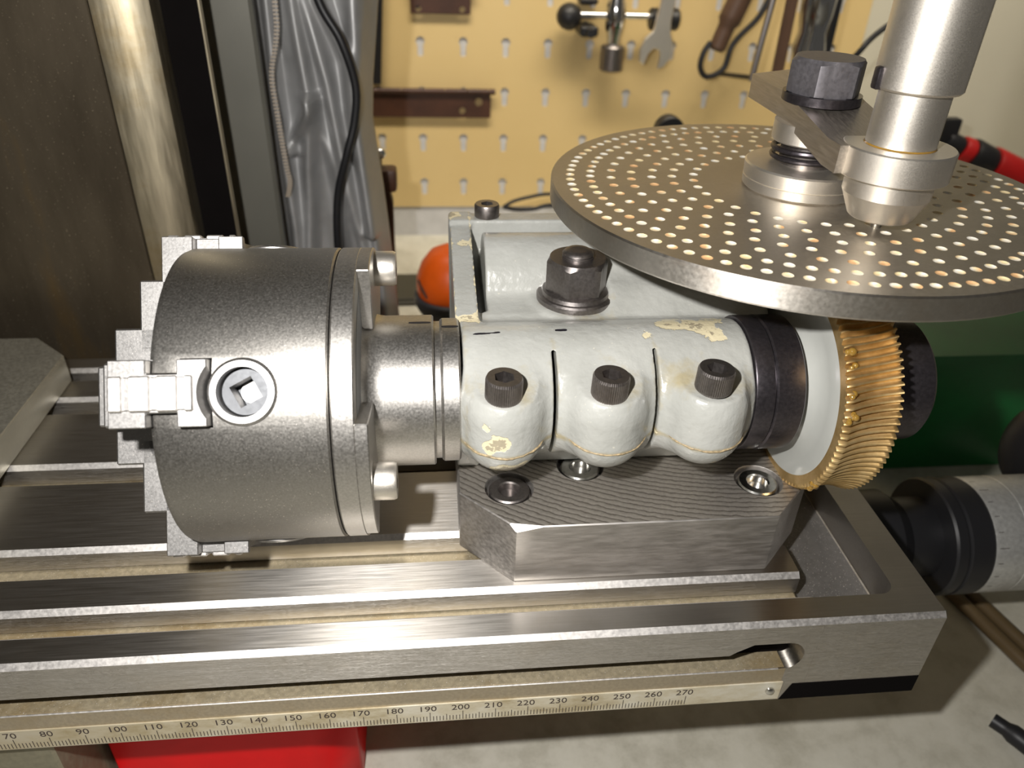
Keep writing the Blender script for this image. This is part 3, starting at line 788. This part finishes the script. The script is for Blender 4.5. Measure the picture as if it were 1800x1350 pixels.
o = link('hole_glints', me, M['hole'], ip, 80); o['kind'] = 'stuff'
b = bmesh.new(); lathe(b, [(0, 0), (17.6, 0), (18.4, .6), (18.6, 3.2), (18.2, 3.4), (18.5, 3.6), (18.7, 7.4), (18.2, 7.9), (9, 7.9), (0, 7.9)], (PX, PY, PZ), n=96); obj('hub_disc', b, M['bright'], ip, 30)

# ================================================================ CRANK
ck = thing('index_crank', 'bright steel index crank with hex nut, plunger and upright handle over the drilled plate', 'crank', (PX, PY, PZ + 8))
T = Matrix.Translation((PX, PY, 0))
def cobj(name, b, mat, sm=35): b.transform(T); return obj(name, b, mat, ck, sm)
HX, HY = 7.4, -35.4
b = bmesh.new()
side = [(46, 158.8), (46, 166.3), (4, 166.3), (-28, 161.1), (-36, 161.1), (-36, 153.6), (-28, 153.6), (4, 158.8)]
prism(b, side, -9.6, 13.2, 'x')
A = boolean(bm_mesh(b), [cut_bm(lambda q: prism(q, [(-20, 28), (-9.7, 33), (13.3, 45), (30, 52), (0, 80), (-30, 60)], 140, 180, 'z')),
                         cut_bm(lambda q: prism(q, [(-12, 50), (-12, 24), (-8.5, 36.5)], 140, 180, 'z'))])
link('crank_arm', A, M['arm'], ck, 25).location
ck.children[-1].data.transform(Matrix.Translation((PX * MM, PY * MM, 0)))
b = bmesh.new(); lathe(b, [(0, 153.3), (14.3, 153.3), (14.6, 153.6), (14.6, 160.9), (14.2, 161.3), (0, 161.3)], (HX, HY, 0), n=96); cobj('collar', b, M['bright'], 30)
b = bmesh.new(); lathe(b, [(10.8, 164.4), (11.6, 164.8), (11.6, 167.3), (0, 167.3)], (0, 0, 0), n=64); cobj('washer', b, M['blackox'])
b = bmesh.new(); hexnut(b, (0, 0, 167.2), 11.4, 10.2, 1.0, math.radians(10)); cobj('hex_nut', b, M['nutgrey'], 25)
b = bmesh.new(); lathe(b, [(0, 152.8), (11.6, 152.8), (12.1, 153.3), (12.1, 158.7), (0, 158.7)], (0, 0, 0), n=64); cobj('arm_boss', b, M['bright'], 30)
b = bmesh.new()
hel = [(10.9 * math.cos(t), 10.9 * math.sin(t), 146.9 + 5.6 * t / (2 * PI * 2.3)) for t in [2 * PI * 2.3 * i / 100 for i in range(101)]]
tube(b, hel, .85, 8); cobj('spring', b, M['blackox'])
b = bmesh.new(); lathe(b, [(8.6, 145.8), (8.6, 152.9)], (0, 0, 0), n=40); cobj('spindle_end', b, M['darkbolt'])
b = bmesh.new(); lathe(b, [(0, 141.3), (8.2, 141.3), (8.7, 141.7), (11.4, 147.6), (11.7, 148.2), (11.7, 152.9), (11.3, 153.4), (0, 153.4)], (HX, HY, 0), n=80); cobj('plunger_housing', b, M['bright'], 25)
b = bmesh.new(); lathe(b, [(0, 137.6), (1.2, 137.7), (1.6, 138.6), (1.6, 141.4)], (HX, HY, 0), n=24); cobj('plunger_pin', b, M['zinc'])
b = bmesh.new(); lathe(b, [(9.0, 161.2), (9.0, 176)], (HX, HY, 0), n=80); cobj('handle_sleeve', b, M['bright'])
b = bmesh.new(); lathe(b, [(8.5, 175.6), (10.7, 175.6), (11.2, 176.2), (11.2, 245), (10, 247), (0, 247)], (HX, HY, 0), n=96); cobj('handle_grip', b, M['bright'], 30)
b = bmesh.new(); box(b, HX - 12.4, HX - 9.6, HY - 1.5, HY + 1.5, 175.4, 181, .7, 2); cobj('stop_key', b, M['blackox'])
b = bmesh.new(); lathe(b, [(9.05, 161.3), (9.35, 161.35), (9.05, 161.7)], (HX, HY, 0), n=60, caps=False); cobj('oil_ring', b, M['grease'])

# ================================================================ LEADSCREW HANDWHEEL
hw = thing('handwheel_dial', 'silver graduated handwheel dial with a black collar beyond the table end', 'handwheel', (420, 82, -37))
LC = (0, 82, -14)
b = bmesh.new(); prism(b, [(60, -30), (104, -30), (108, 10), (96, 22), (68, 22), (56, 10)], 347.2, 356, 'x', 1.2); obj('end_bracket', b, M['black'], hw)
b = bmesh.new(); lathe(b, [(0, 355), (20, 355), (21, 358), (21, 382), (17, 388), (17, 402), (0, 402)], LC, XA, 64); obj('bearing_housing', b, M['black'], hw, 30)
b = bmesh.new(); lathe(b, [(17, 401), (24.6, 401), (25.2, 402), (25.2, 406), (24.2, 406.6), (24.2, 407.4), (25.2, 408), (25.2, 417), (24.6, 418), (0, 418)], LC, XA, 96); obj('black_collar', b, M['black'], hw, 30)
M['alu'] = metal('satin_aluminium', (.62, .62, .60), .4, metallic=.6, gscale=600, bstr=.1)
b = bmesh.new(); lathe(b, [(0, 418.1), (24.6, 418.1), (24.9, 419), (24.9, 432), (24.5, 432.3), (24.9, 432.6), (24.9, 452), (24, 453.5), (0, 453.5)], LC, XA, 96)
dr = obj('dial_drum', b, M['alu'], hw, 30)
b = bmesh.new()
for k in range(24):
    a = 2 * PI * k / 24; l = 4 if k % 4 == 0 else 2.2
    q = bmesh.new(); box(q, 419.4, 419.4 + l, -.12, .12, 24.8, 24.95); q.transform(Matrix.Translation(LC) @ Matrix.Rotation(a, 4, 'X')); merge(b, q)
o = obj('dial_marks', b, M['ink'], dr, None); o.matrix_parent_inverse = Matrix(); o['kind'] = 'stuff'
b = bmesh.new(); q = bmesh.new(); bmesh.ops.create_uvsphere(q, u_segments=32, v_segments=16, radius=1); q.transform(Matrix.Translation((474, 118, 4)) @ Matrix.Diagonal((14, 15, 23, 1))); merge(b, q)
tube(b, [(474, 106, -4), (470, 92, -10), (462, 84, -14), (452, 82, -14)], 4, 16)
obj('crank_knob', b, M['black'], hw)

# ================================================================ MILL COLUMN
mc = thing('mill_column', 'oily dark steel milling machine column with a bright dovetail way', 'machine column', (0, 240, -80))
b = bmesh.new(); prism(b, [(-120, 186), (68.2, 186), (68.2, 260), (-120, 260)], -79.9, 480, 'z', .5); obj('column_face', b, M['column'], mc)
b = bmesh.new()
yb, NB = [], 10
pts_ = [(68.7, 186.2), (71, 186.0), (76, 186.3), (81, 187.2), (85.5, 188.8), (89, 191.0), (89, 205), (68.7, 205)]
prism(b, pts_, -79.9, 480, 'z'); obj('dovetail_way', b, M['way'], mc, 40)
b = bmesh.new(); box(b, 89.05, 103.5, 204, 206, -79.9, 480); obj('way_recess_shade', b, M['cavity'], mc)  # near-black sheet paints the shade of the gap beside the way
b = bmesh.new(); box(b, 103.5, 104.6, 203, 206, -79.9, 480, .2); obj('edge_strip', b, M['way'], mc)

b = bmesh.new(); box(b, 86, 116.4, 243, 250, -79.9, 480, 1.5)
o = base_at(obj('sheet_panel', b, M['panel']), (110, 246, -80)); tag(o, 'dull grey upright sheet panel between the column and the silver cover', 'panel')

# silver dust cover hanging in folds
cv = thing('machine_cover', 'silver grey cloth dust cover with a zipper hanging in folds behind the chuck', 'cover', (142, 262, -80))
ridges = [([(126, 240), (130.8, 170), (134.6, 122), (122.6, 103)], 2.6, 4.5), ([(134.5, 122), (129.5, 90), (126.3, 46), (125, -60)], 3.4, 5.0), ([(135.5, 121), (146.1, 78), (152, 20), (154, -70)], 3.0, 2.6),
          ([(130, 240), (135.9, 170), (144, 133), (148, 99), (158, 30)], 3.0, 4.5), ([(139, 240), (143.8, 170), (154.6, 143), (154, 119), (160, 60)], 3.2, 5), ([(165, 240), (160, 170), (158, 120), (163, 40)], 4, 4), ([(118, 240), (119, 170), (118, 120), (120, 60), (117, 0)], 2.2, 4)]
nxg, nzg = 120, 220
b = bmesh.new()
X = np.linspace(0, 1, nxg); Z = np.linspace(300, -79, nzg); rows = []
for zz in Z:
    zl = 92.0
    zr = np.interp(zz, [-79, 25, 75, 114, 133, 171, 300], [174, 170.3, 166.9, 163.5, 164.8, 170, 174])
    row = []
    for u in X:
        xx = zl + (zr - zl) * u; hgt = 0
        for line, wd, amp in ridges:
            zs_ = [p[1] for p in line][::-1]; xs_ = [p[0] for p in line][::-1]
            if zs_[0] - 6 <= zz <= zs_[-1] + 6:
                d = xx - np.interp(zz, zs_, xs_); hgt += 1.6 * amp * math.exp(-(d / (wd * 1.15))**2)
        hgt += 1.2 * math.sin(xx * .42 + zz * .03) + 1.0 * math.sin(zz * .05 + xx * .2)
        ed = 1 - u; hgt -= 14 * max(0, .08 - ed) / .08
        row.append(b.verts.new((xx, 268 - hgt, zz)))
    rows.append(row)
for p, q in zip(rows, rows[1:]):
    for i in range(nxg - 1): b.faces.new((p[i], p[i + 1], q[i + 1], q[i]))
me = bm_mesh(b); o = link('cloth', me, M['cover'], cv, 180)
md = o.modifiers.new('thick', 'SOLIDIFY'); md.thickness = .0006
zp = smooth_path([(127.5, 253, 240), (125.2, 253, 171), (124.0, 253, 156), (119.6, 253, 139), (119.9, 253, 120), (120.8, 254, 95), (121.2, 256, 86), (118.5, 260, 77)], 12)
b = bmesh.new(); tube(b, zp, .9, 8); obj('zipper_tape', b, M['cover'], cv)
b = bmesh.new()
acc_ = 0.0
for p, q_ in zip(zp, zp[1:]):
    L_ = (q_ - p).length; t_ = (-acc_) % 1.7
    while t_ < L_:
        c_ = p.lerp(q_, t_ / L_); box(b, c_.x - 1.2, c_.x + 1.2, c_.y - 1.6, c_.y + .1, c_.z - .45, c_.z + .45); t_ += 1.7
    acc_ += L_
o = obj('zipper', b, plain('zip_teeth', (.45, .38, .30), .4), cv); o['kind'] = 'stuff'

b = bmesh.new(); tube(b, smooth_path([(133, 250, 300), (140, 249, 200), (145, 249, 172), (153.8, 248, 155), (158.8, 249, 135), (157, 249, 118), (152.0, 248, 102), (145.9, 249, 82), (143.4, 249, 60), (143.0, 250, 30), (145, 250, -30), (150, 251, -75)], 8), 2.1, 12)
o = base_at(obj('power_cable', b, M['black']), (150, 251, -80)); tag(o, 'black cable curving down over the silver cover', 'cable')

# ================================================================ PEGBOARD
HXS = [148.1 + 38.35 * k for k in range(-0, 12)]
px0, px1, pz0, pz1 = 138.5, 598.7, -49.4, 400
pts = [Vector((px0, pz0)), Vector((px1, pz0)), Vector((px1, pz1)), Vector((px0, pz1))]; edges = [(0, 1), (1, 2), (2, 3), (3, 0)]; hcs = []
def keyhole(cx, zt):
    P = []
    for i in range(9):
        a = math.radians(-50 + 280 * i / 8); P.append(Vector((cx + 4.1 * math.cos(a), zt - 4.1 + 4.1 * math.sin(a))))
    P += [Vector((cx - 2.6, zt - 15.2)), Vector((cx - 1.5, zt - 16.6)), Vector((cx + 1.5, zt - 16.6)), Vector((cx + 2.6, zt - 15.2))]
    return P
kh = []
for r in range(-1 + 1, 11):
    for xk in HXS:
        zt = -23.6 + 42.5 * r + 3.0
        K = keyhole(xk, zt); s = len(pts); pts += K; edges += [(s + i, s + (i + 1) % len(K)) for i in range(len(K))]; kh.append((xk, zt, K))
vo, eo, fo, _, _, _ = delaunay_2d_cdt(pts, edges, [], 1, 1e-4)
b = bmesh.new(); vv = [b.verts.new((p.x, 598.5, p.y)) for p in vo]
def inpoly(x_, y_, K):
    c_ = False
    for i in range(len(K)):
        a_, b_ = K[i], K[i - 1]
        if (a_.y > y_) != (b_.y > y_) and x_ < (b_.x - a_.x) * (y_ - a_.y) / (b_.y - a_.y) + a_.x: c_ = not c_
    return c_
kd = {}
for k_ in kh: kd.setdefault((round((k_[0] - 148.1) / 38.35), round((k_[1] + 20.6) / 42.5)), k_)
for f in fo:
    cx = sum(vo[i].x for i in f) / len(f); cy = sum(vo[i].y for i in f) / len(f); hit = False
    for dk in (0, 1):
        k_ = kd.get((round((cx - 148.1) / 38.35), math.floor((cy + 20.6) / 42.5) + dk))
        if k_ and inpoly(cx, cy, k_[2]): hit = True
    if not hit: b.faces.new([vv[i] for i in f])
me = bm_mesh(b); o = link('pegboard', me, M['peg'], None, None)
md = o.modifiers.new('thick', 'SOLIDIFY'); md.thickness = .0012; md.offset = 0
M['slotpaint'] = plain('pale_wall_behind_board', (.60, .60, .61), .8)
base_at(o, (368, 598.5, pz0)); tag(o, 'cream yellow metal pegboard with rows of keyhole slots on the wall', 'pegboard')
b = bmesh.new(); box(b, px0 - 20, px1, 599.6, 601.4, pz0 - 110, pz1)
o = base_at(obj('backing_board', b, M['slotpaint'], smooth=None), (368, 600.5, pz0 - 110)); tag(o, 'pale grey backing board showing below and through the pegboard slots', 'board')

# items hanging on the board
def hinge(name, x0, x1, z0, z1, label, holes):
    t = thing(name, label, 'bracket', ((x0 + x1) / 2, 597, z0), 'brown hinge brackets on the pegboard')
    b = bmesh.new(); box(b, x0, x1, 592.5, 594.5, z0, z1 - 2, .3); A = bm_mesh(b)
    A = boolean(A, [cut_bm(lambda q, h=h: lathe(q, [(h[2], 580), (h[2], 600)], (h[0], 0, h[1]), (0, 1, 0), 20)) for h in holes])
    link('leaf', A, M['brown'], t, 30)
    b = bmesh.new(); k = 0; x = x0
    while x < x1 + 1:
        lathe(b, [(2.6, x + .2), (2.6, min(x + 19.6, x1 + 4))], (0, 591.5, z1 - 2.2), XA, 16); x += 20; k += 1
    obj('knuckle', b, M['brown'], t)
    b = bmesh.new(); box(b, x0 + 3, x0 + 8, 594.4, 598, z0 + 4, z0 + 10); obj('spacer', b, M['brown'], t)
hinge('hinge_bracket', 128, 249.8, 38.2, 64, 'long brown hinge bracket with two holes across the left of the pegboard', [(223.6, 44.5, 3.0), (238.8, 52.2, 3.6)])
hinge('hinge_bracket', 179, 231, 125.8, 148, 'short brown hinge bracket cut by the top edge of the picture', [(185.7, 129.8, 2.6), (223.8, 129.6, 2.6)])
b = bmesh.new(); prism(b, [(140.6, 67.8), (150.4, 67.8), (157, 150), (160, 260), (150, 260), (147, 150)], 588, 592, 'y', .3)
o = base_at(obj('black_rail', b, M['black']), (146, 590, 67.8)); tag(o, 'narrow black upright rail on the left edge of the pegboard', 'rail')

tw = thing('socket_wrench', 'chrome sliding T-bar wrench with black ball end and dark socket', 'wrench', (355, 577, 88))
b = bmesh.new(); q = bmesh.new(); bmesh.ops.create_uvsphere(q, u_segments=32, v_segments=16, radius=11); q.transform(Matrix.Translation((315.5, 577, 128))); merge(b, q); obj('ball_knob', b, M['black'], tw)
b = bmesh.new(); lathe(b, [(2.8, 322), (2.8, 392)], (0, 577, 129.5), XA, 20); obj('cross_bar', b, M['chrome'], tw)
b = bmesh.new(); lathe(b, [(8, 387), (9, 388), (9, 411), (7.5, 412.5)], (0, 577, 127.5), XA, 28); obj('black_sleeve', b, M['black'], tw)
b = bmesh.new(); lathe(b, [(5.2, 104), (6.2, 112), (8.4, 120), (9, 129), (8.2, 138), (6, 146), (6, 170)], (356.5, 577, 0), n=28); obj('tee_head', b, M['chrome'], tw)
b = bmesh.new(); lathe(b, [(9.2, 84.5), (10.4, 85.5), (10.4, 104), (9.2, 105.5)], (356.5, 577, 0), n=32); obj('socket', b, M['darkbolt'], tw)
b = bmesh.new(); lathe(b, [(3.5, 560), (3.5, 577)], (333, 0, 117), (0, 1, 0), 16); lathe(b, [(5, 590), (5, 598)], (334, 0, 117), (0, 1, 0), 16); box(b, 325, 341, 570, 597, 113, 121, 1.5); box(b, 325, 341, 580, 597, 137, 142, 1.5); obj('hook', b, M['black'], tw)

b = bmesh.new()
out = [(-5, 300), (-5.0, 160), (-6.2, 120), (-7, 108), (-13, 101), (-15.5, 92), (-14, 82.5), (-9.5, 79.5), (-7.5, 89), (-3.8, 94.2), (1.4, 93.8), (3.6, 88.5), (3.4, 78.0), (8.6, 80.5), (13.2, 88), (13.0, 99), (8.2, 108), (6.4, 118), (5.2, 160), (5, 300)]
b = bmesh.new(); prism(b, [(x_, z_) for x_, z_ in out], -2.4, 2.4, 'y', .7)
b.transform(Matrix.Translation((383, 562, 12)) @ Matrix.Rotation(math.radians(6), 4, 'Y'))
o = base_at(obj('open_end_wrench', b, M['bright']), (383, 562, 92)); tag(o, 'satin steel open-ended wrench hanging jaws down beside the dark socket', 'wrench')

pl = thing('looped_handle_tool', 'brown handled tool with a black wire loop hanging on the pegboard', 'tool', (445, 562, 88))
b = bmesh.new(); tube(b, smooth_path([(477, 562, 215), (470, 562, 180), (460, 562, 148), (452, 562, 125), (446, 562, 105)], 5), [11] * 5 + [11] * 5 + [10] * 5 + [7.5] * 5 + [5], 14); obj('grip', b, M['leather'], pl)
b = bmesh.new(); tube(b, smooth_path([(490, 562, 160), (480, 562, 134), (466, 562, 118), (459, 561, 108), (456, 561, 92), (448, 561, 85), (439, 561, 84), (433.5, 561, 92), (435, 561, 104), (440, 561, 112)], 5), 2.5, 10); obj('wire_loop', b, M['black'], pl)

b = bmesh.new(); tube(b, smooth_path([(467, 500, 200), (463, 500, 150), (460, 500, 118), (458, 500, 92)], 5), [2.5] * 16, 10)
o = base_at(obj('hanging_rod', b, M['darkbolt']), (458, 500, 92)); tag(o, 'thin dark rod hanging between the looped handle and the chrome tool', 'rod')
ct = thing('chrome_tool', 'shiny chrome tool with dark side bar hanging behind the crank nut', 'tool', (495, 500, 90))
b = bmesh.new(); lathe(b, [(0, 70), (6, 70), (9, 78), (9.5, 95), (12, 104), (13.5, 118), (11, 130), (13, 142), (14, 160), (14, 230), (0, 230)], (501, 500, 0), n=40); obj('chrome_body', b, M['chrome'], ct)
b = bmesh.new(); box(b, 514, 519.5, 497, 503, 92, 230, 1); obj('dark_bar', b, M['black'], ct)
b = bmesh.new(); box(b, 474, 483, 496, 503, 88, 230, 2); obj('side_leg', b, M['leather'], ct)
b = bmesh.new(); tube(b, smooth_path([(560, 596, 250), (545, 500, 190), (520, 400, 158), (506, 400, 148), (496, 400, 139), (487, 400, 127), (478, 420, 105), (470, 490, 95), (462, 596, 80)], 5), 2.0, 10)
o = base_at(obj('thin_cable', b, M['black']), (462, 596, 80)); tag(o, 'thin black cable slanting behind the crank handle grip', 'cable')

b = bmesh.new(); lathe(b, [(0, 413), (9.6, 413), (10.4, 414), (10.4, 424), (9.5, 426), (0, 426)], (369, 0, 72.5), (0, 1, 0), 40); tube(b, [(369, 421, 70), (369, 421, -79.8)], 3, 12)
o = base_at(obj('round_knob', b, M['black']), (369, 421, -80)); tag(o, 'small dark round knob peeking over the far rim of the drilled plate', 'knob')
b = bmesh.new()
tube(b, smooth_path([(253.7, 480, -8), (262, 480, -3), (275, 480, .6), (293, 480, 3.4), (330, 480, 2), (360, 482, -10)], 6), 1.5, 8); tube(b, smooth_path([(253.7, 480, -8), (266, 480, -10.2), (280, 480, -9.6), (294, 480, -6.5), (330, 480, -8), (360, 482, -12)], 6), 1.9, 8)
tube(b, smooth_path([(360, 482, -10), (380, 482, -40), (384, 482, -78)], 6), 2, 8)
o = base_at(obj('wire_lead', b, M['black']), (384, 482, -80)); tag(o, 'dark wire lead looping behind the left rim of the drilled plate', 'cable')

# brown clamp standing behind the chuck
cl = thing('bar_clamp', 'dark brown upright clamp with a silver ball joint standing right of the silver cover', 'clamp', (160, 330, -80))
b = bmesh.new(); prism(b, [(153, -79.8), (172, -79.8), (168.5, -20), (169.5, 50), (167, 60), (157, 60), (154, 40), (150.5, -20)], 326, 336, 'y', 1); obj('upright', b, M['brown'], cl)
b = bmesh.new(); box(b, 155, 172.5, 323, 337, 57, 71, 2, 2); obj('jaw_head', b, M['brown'], cl)
b = bmesh.new(); tube(b, [(161, 330, 66), (162.5, 330, 79)], [2.6, 1.8], 12); tube(b, [(154, 330, 77.5), (163, 330, 79)], 1.2, 8); obj('screw', b, M['darkbolt'], cl)
b = bmesh.new(); q = bmesh.new(); bmesh.ops.create_uvsphere(q, u_segments=24, v_segments=12, radius=3.4); q.transform(Matrix.Translation((163.5, 329, 80))); merge(b, q); obj('ball_joint', b, M['chrome'], cl)

# orange-headed object and the dark box behind the casting
b = bmesh.new(); box(b, 156, 300, 440, 494, -79.9, -76, 1.5); box(b, 158, 298, 442, 492, -76.5, -74, .5)
o = base_at(obj('dark_tray', b, plain('dark_olive_tray', (.055, .052, .038), .6)), (228, 467, -80)); tag(o, 'low dark olive tray on the bench behind the casting', 'tray')
og = thing('orange_hand_tool', 'orange domed tool with a dark grey band standing behind the left of the casting', 'tool', (206, 332, -80))
b = bmesh.new(); lathe(b, [(0, 18.5), (8, 17.5), (16, 13.5), (21.5, 6), (24.6, -3), (25, -12), (23, -20), (20, -24), (18, -34), (19, -48), (22, -79.8), (0, -79.8)], (207, 332, 0), n=48); obj('orange_shell', b, M['orange'], og)
b = bmesh.new(); lathe(b, [(24.9, -14.5), (26.6, -16), (27.0, -21), (24, -27), (19, -31)], (207, 332, 0), n=48, caps=False); obj('grey_band', b, plain('dark_grey_rubber', (.05, .05, .06), .5), og)
b = bmesh.new(); tube(b, [(183.6, 323, -2), (186.5, 317.5, -7), (189, 314, -11)], [.8, 1.3, .8], 8); obj('shell_slot', b, M['brown'], og)
b = bmesh.new(); lathe(b, [(0, -24.4), (2.2, -24), (2.4, -12), (1.6, -7.6), (0, -7)], (163, 302, 0), n=20); tube(b, [(163, 302, -24), (163, 302, -79.8)], 2.2, 10)
o = base_at(obj('small_pin', b, M['bright']), (163, 302, -80)); tag(o, 'small bright pin standing between the chuck and the orange tool', 'pin')

# green bin and red tool at the right
gb = thing('green_bin', 'dark green plastic storage bin on the bench at the right edge', 'bin', (500, 235, -80))
b = bmesh.new()
def shell(b, bot, top, z0, z1, th):
    n = len(bot); ob = [b.verts.new((*p, z0)) for p in bot]; ot = [b.verts.new((*p, z1)) for p in top]
    cb = Vector((sum(p[0] for p in bot) / n, sum(p[1] for p in bot) / n)); ct_ = Vector((sum(p[0] for p in top) / n, sum(p[1] for p in top) / n))
    def ins(p, c_): d = Vector(p) - c_; return c_ + d * (1 - th / d.length)
    ib = [b.verts.new((*ins(p, cb), z0 + th)) for p in bot]; it = [b.verts.new((*ins(p, ct_), z1)) for p in top]
    b.faces.new(ob); b.faces.new(ib)
    for i in range(n):
        j = (i + 1) % n; b.faces.new((ob[i], ob[j], ot[j], ot[i])); b.faces.new((ib[i], ib[j], it[j], it[i])); b.faces.new((ot[i], ot[j], it[j], it[i]))
shell(b, rounded(452, 556, 206, 322, 8), rounded(438, 572, 196, 334, 10), -79.9, 8, 2.4)
obj('bin_body', b, M['green'], gb)
b = bmesh.new(); shell(b, rounded(436, 574, 194, 336, 10), rounded(435.5, 574.5, 193.5, 336.5, 10), 3, 9, 4); obj('rim', b, M['green'], gb)

rt = thing('red_black_pliers', 'red and black plastic handled tool lying beyond the drilled plate', 'tool', (640, 450, 20))
Trt = Matrix.Translation((640, 450, 44)) @ Matrix.Rotation(math.radians(26), 4, 'Y')
for nm, x0, x1, r0, r1, mt in (('handle_neck', -34, -18, 7, 9, 'black'), ('red_band', -18, -8, 10, 12, 'redtool'), ('black_grip', -8, 14, 13, 15, 'black'), ('red_grip', 14, 52, 16, 20, 'redtool')):
    b = bmesh.new(); lathe(b, [(r0, x0), (r0 + 1, x0 + 2), (r1, x1 - 2), (r1 - 1, x1)], (0, 0, 0), XA, 28); b.transform(Trt); obj(nm, b, M[mt], rt)
b = bmesh.new(); box(b, 602, 617, 445, 455, 44, 76, 2, 2); obj('jaw_stub', b, M['black'], rt)
b = bmesh.new(); tube(b, [(640, 452, 30), (640, 470, -30), (640, 480, -79.5)], 6, 14); lathe(b, [(0, -79.9), (30, -79.9), (28, -72), (0, -70)], (640, 480, 0), n=32); obj('stand_foot', b, M['black'], rt)
b = bmesh.new(); tube(b, smooth_path([(672, 400, 14), (690, 400, 22), (720, 400, 22)], 5), [5] * 11, 14); tube(b, [(720, 400, 22), (730, 400, -79.8)], 5, 12)
o = base_at(obj('bright_lever', b, M['bright']), (730, 400, -80)); tag(o, 'bright metal lever end beside the red tool at the right edge', 'lever')

# brown cables and black handle on the bench, lower right
for i, (dx, lab) in enumerate(((0, 'brown cable on the bench at the right edge, nearer of two'), (9, 'brown cable on the bench at the right edge, farther of two'))):
    b = bmesh.new(); tube(b, smooth_path([(448 + dx, 140, -76), (450 + dx, 110, -76), (454 + dx, 92, -76.3), (458 + dx, 74, -76.3), (464 + dx, 52, -76.3), (478 + dx, 30, -76.3), (500 + dx, 10, -76.3)], 7), 3.5, 12)
    o = base_at(obj('brown_cable', b, plain('brown_cable_sheath', (.11, .075, .035), .4)), (458 + dx, 74, -80)); tag(o, lab, 'cable', 'brown cables on the bench')
b = bmesh.new(); tube(b, smooth_path([(427, 33, -75.5), (433, 24, -75.5), (440, 8, -75), (448, -14, -75)], 5), [3.2] * 4 + [4.2] * 8 + [4.2] * 4, 14)
o = base_at(obj('black_pliers', b, M['black']), (437, 14, -80)); tag(o, 'black handled tool lying on the bench in the lower right corner', 'tool')
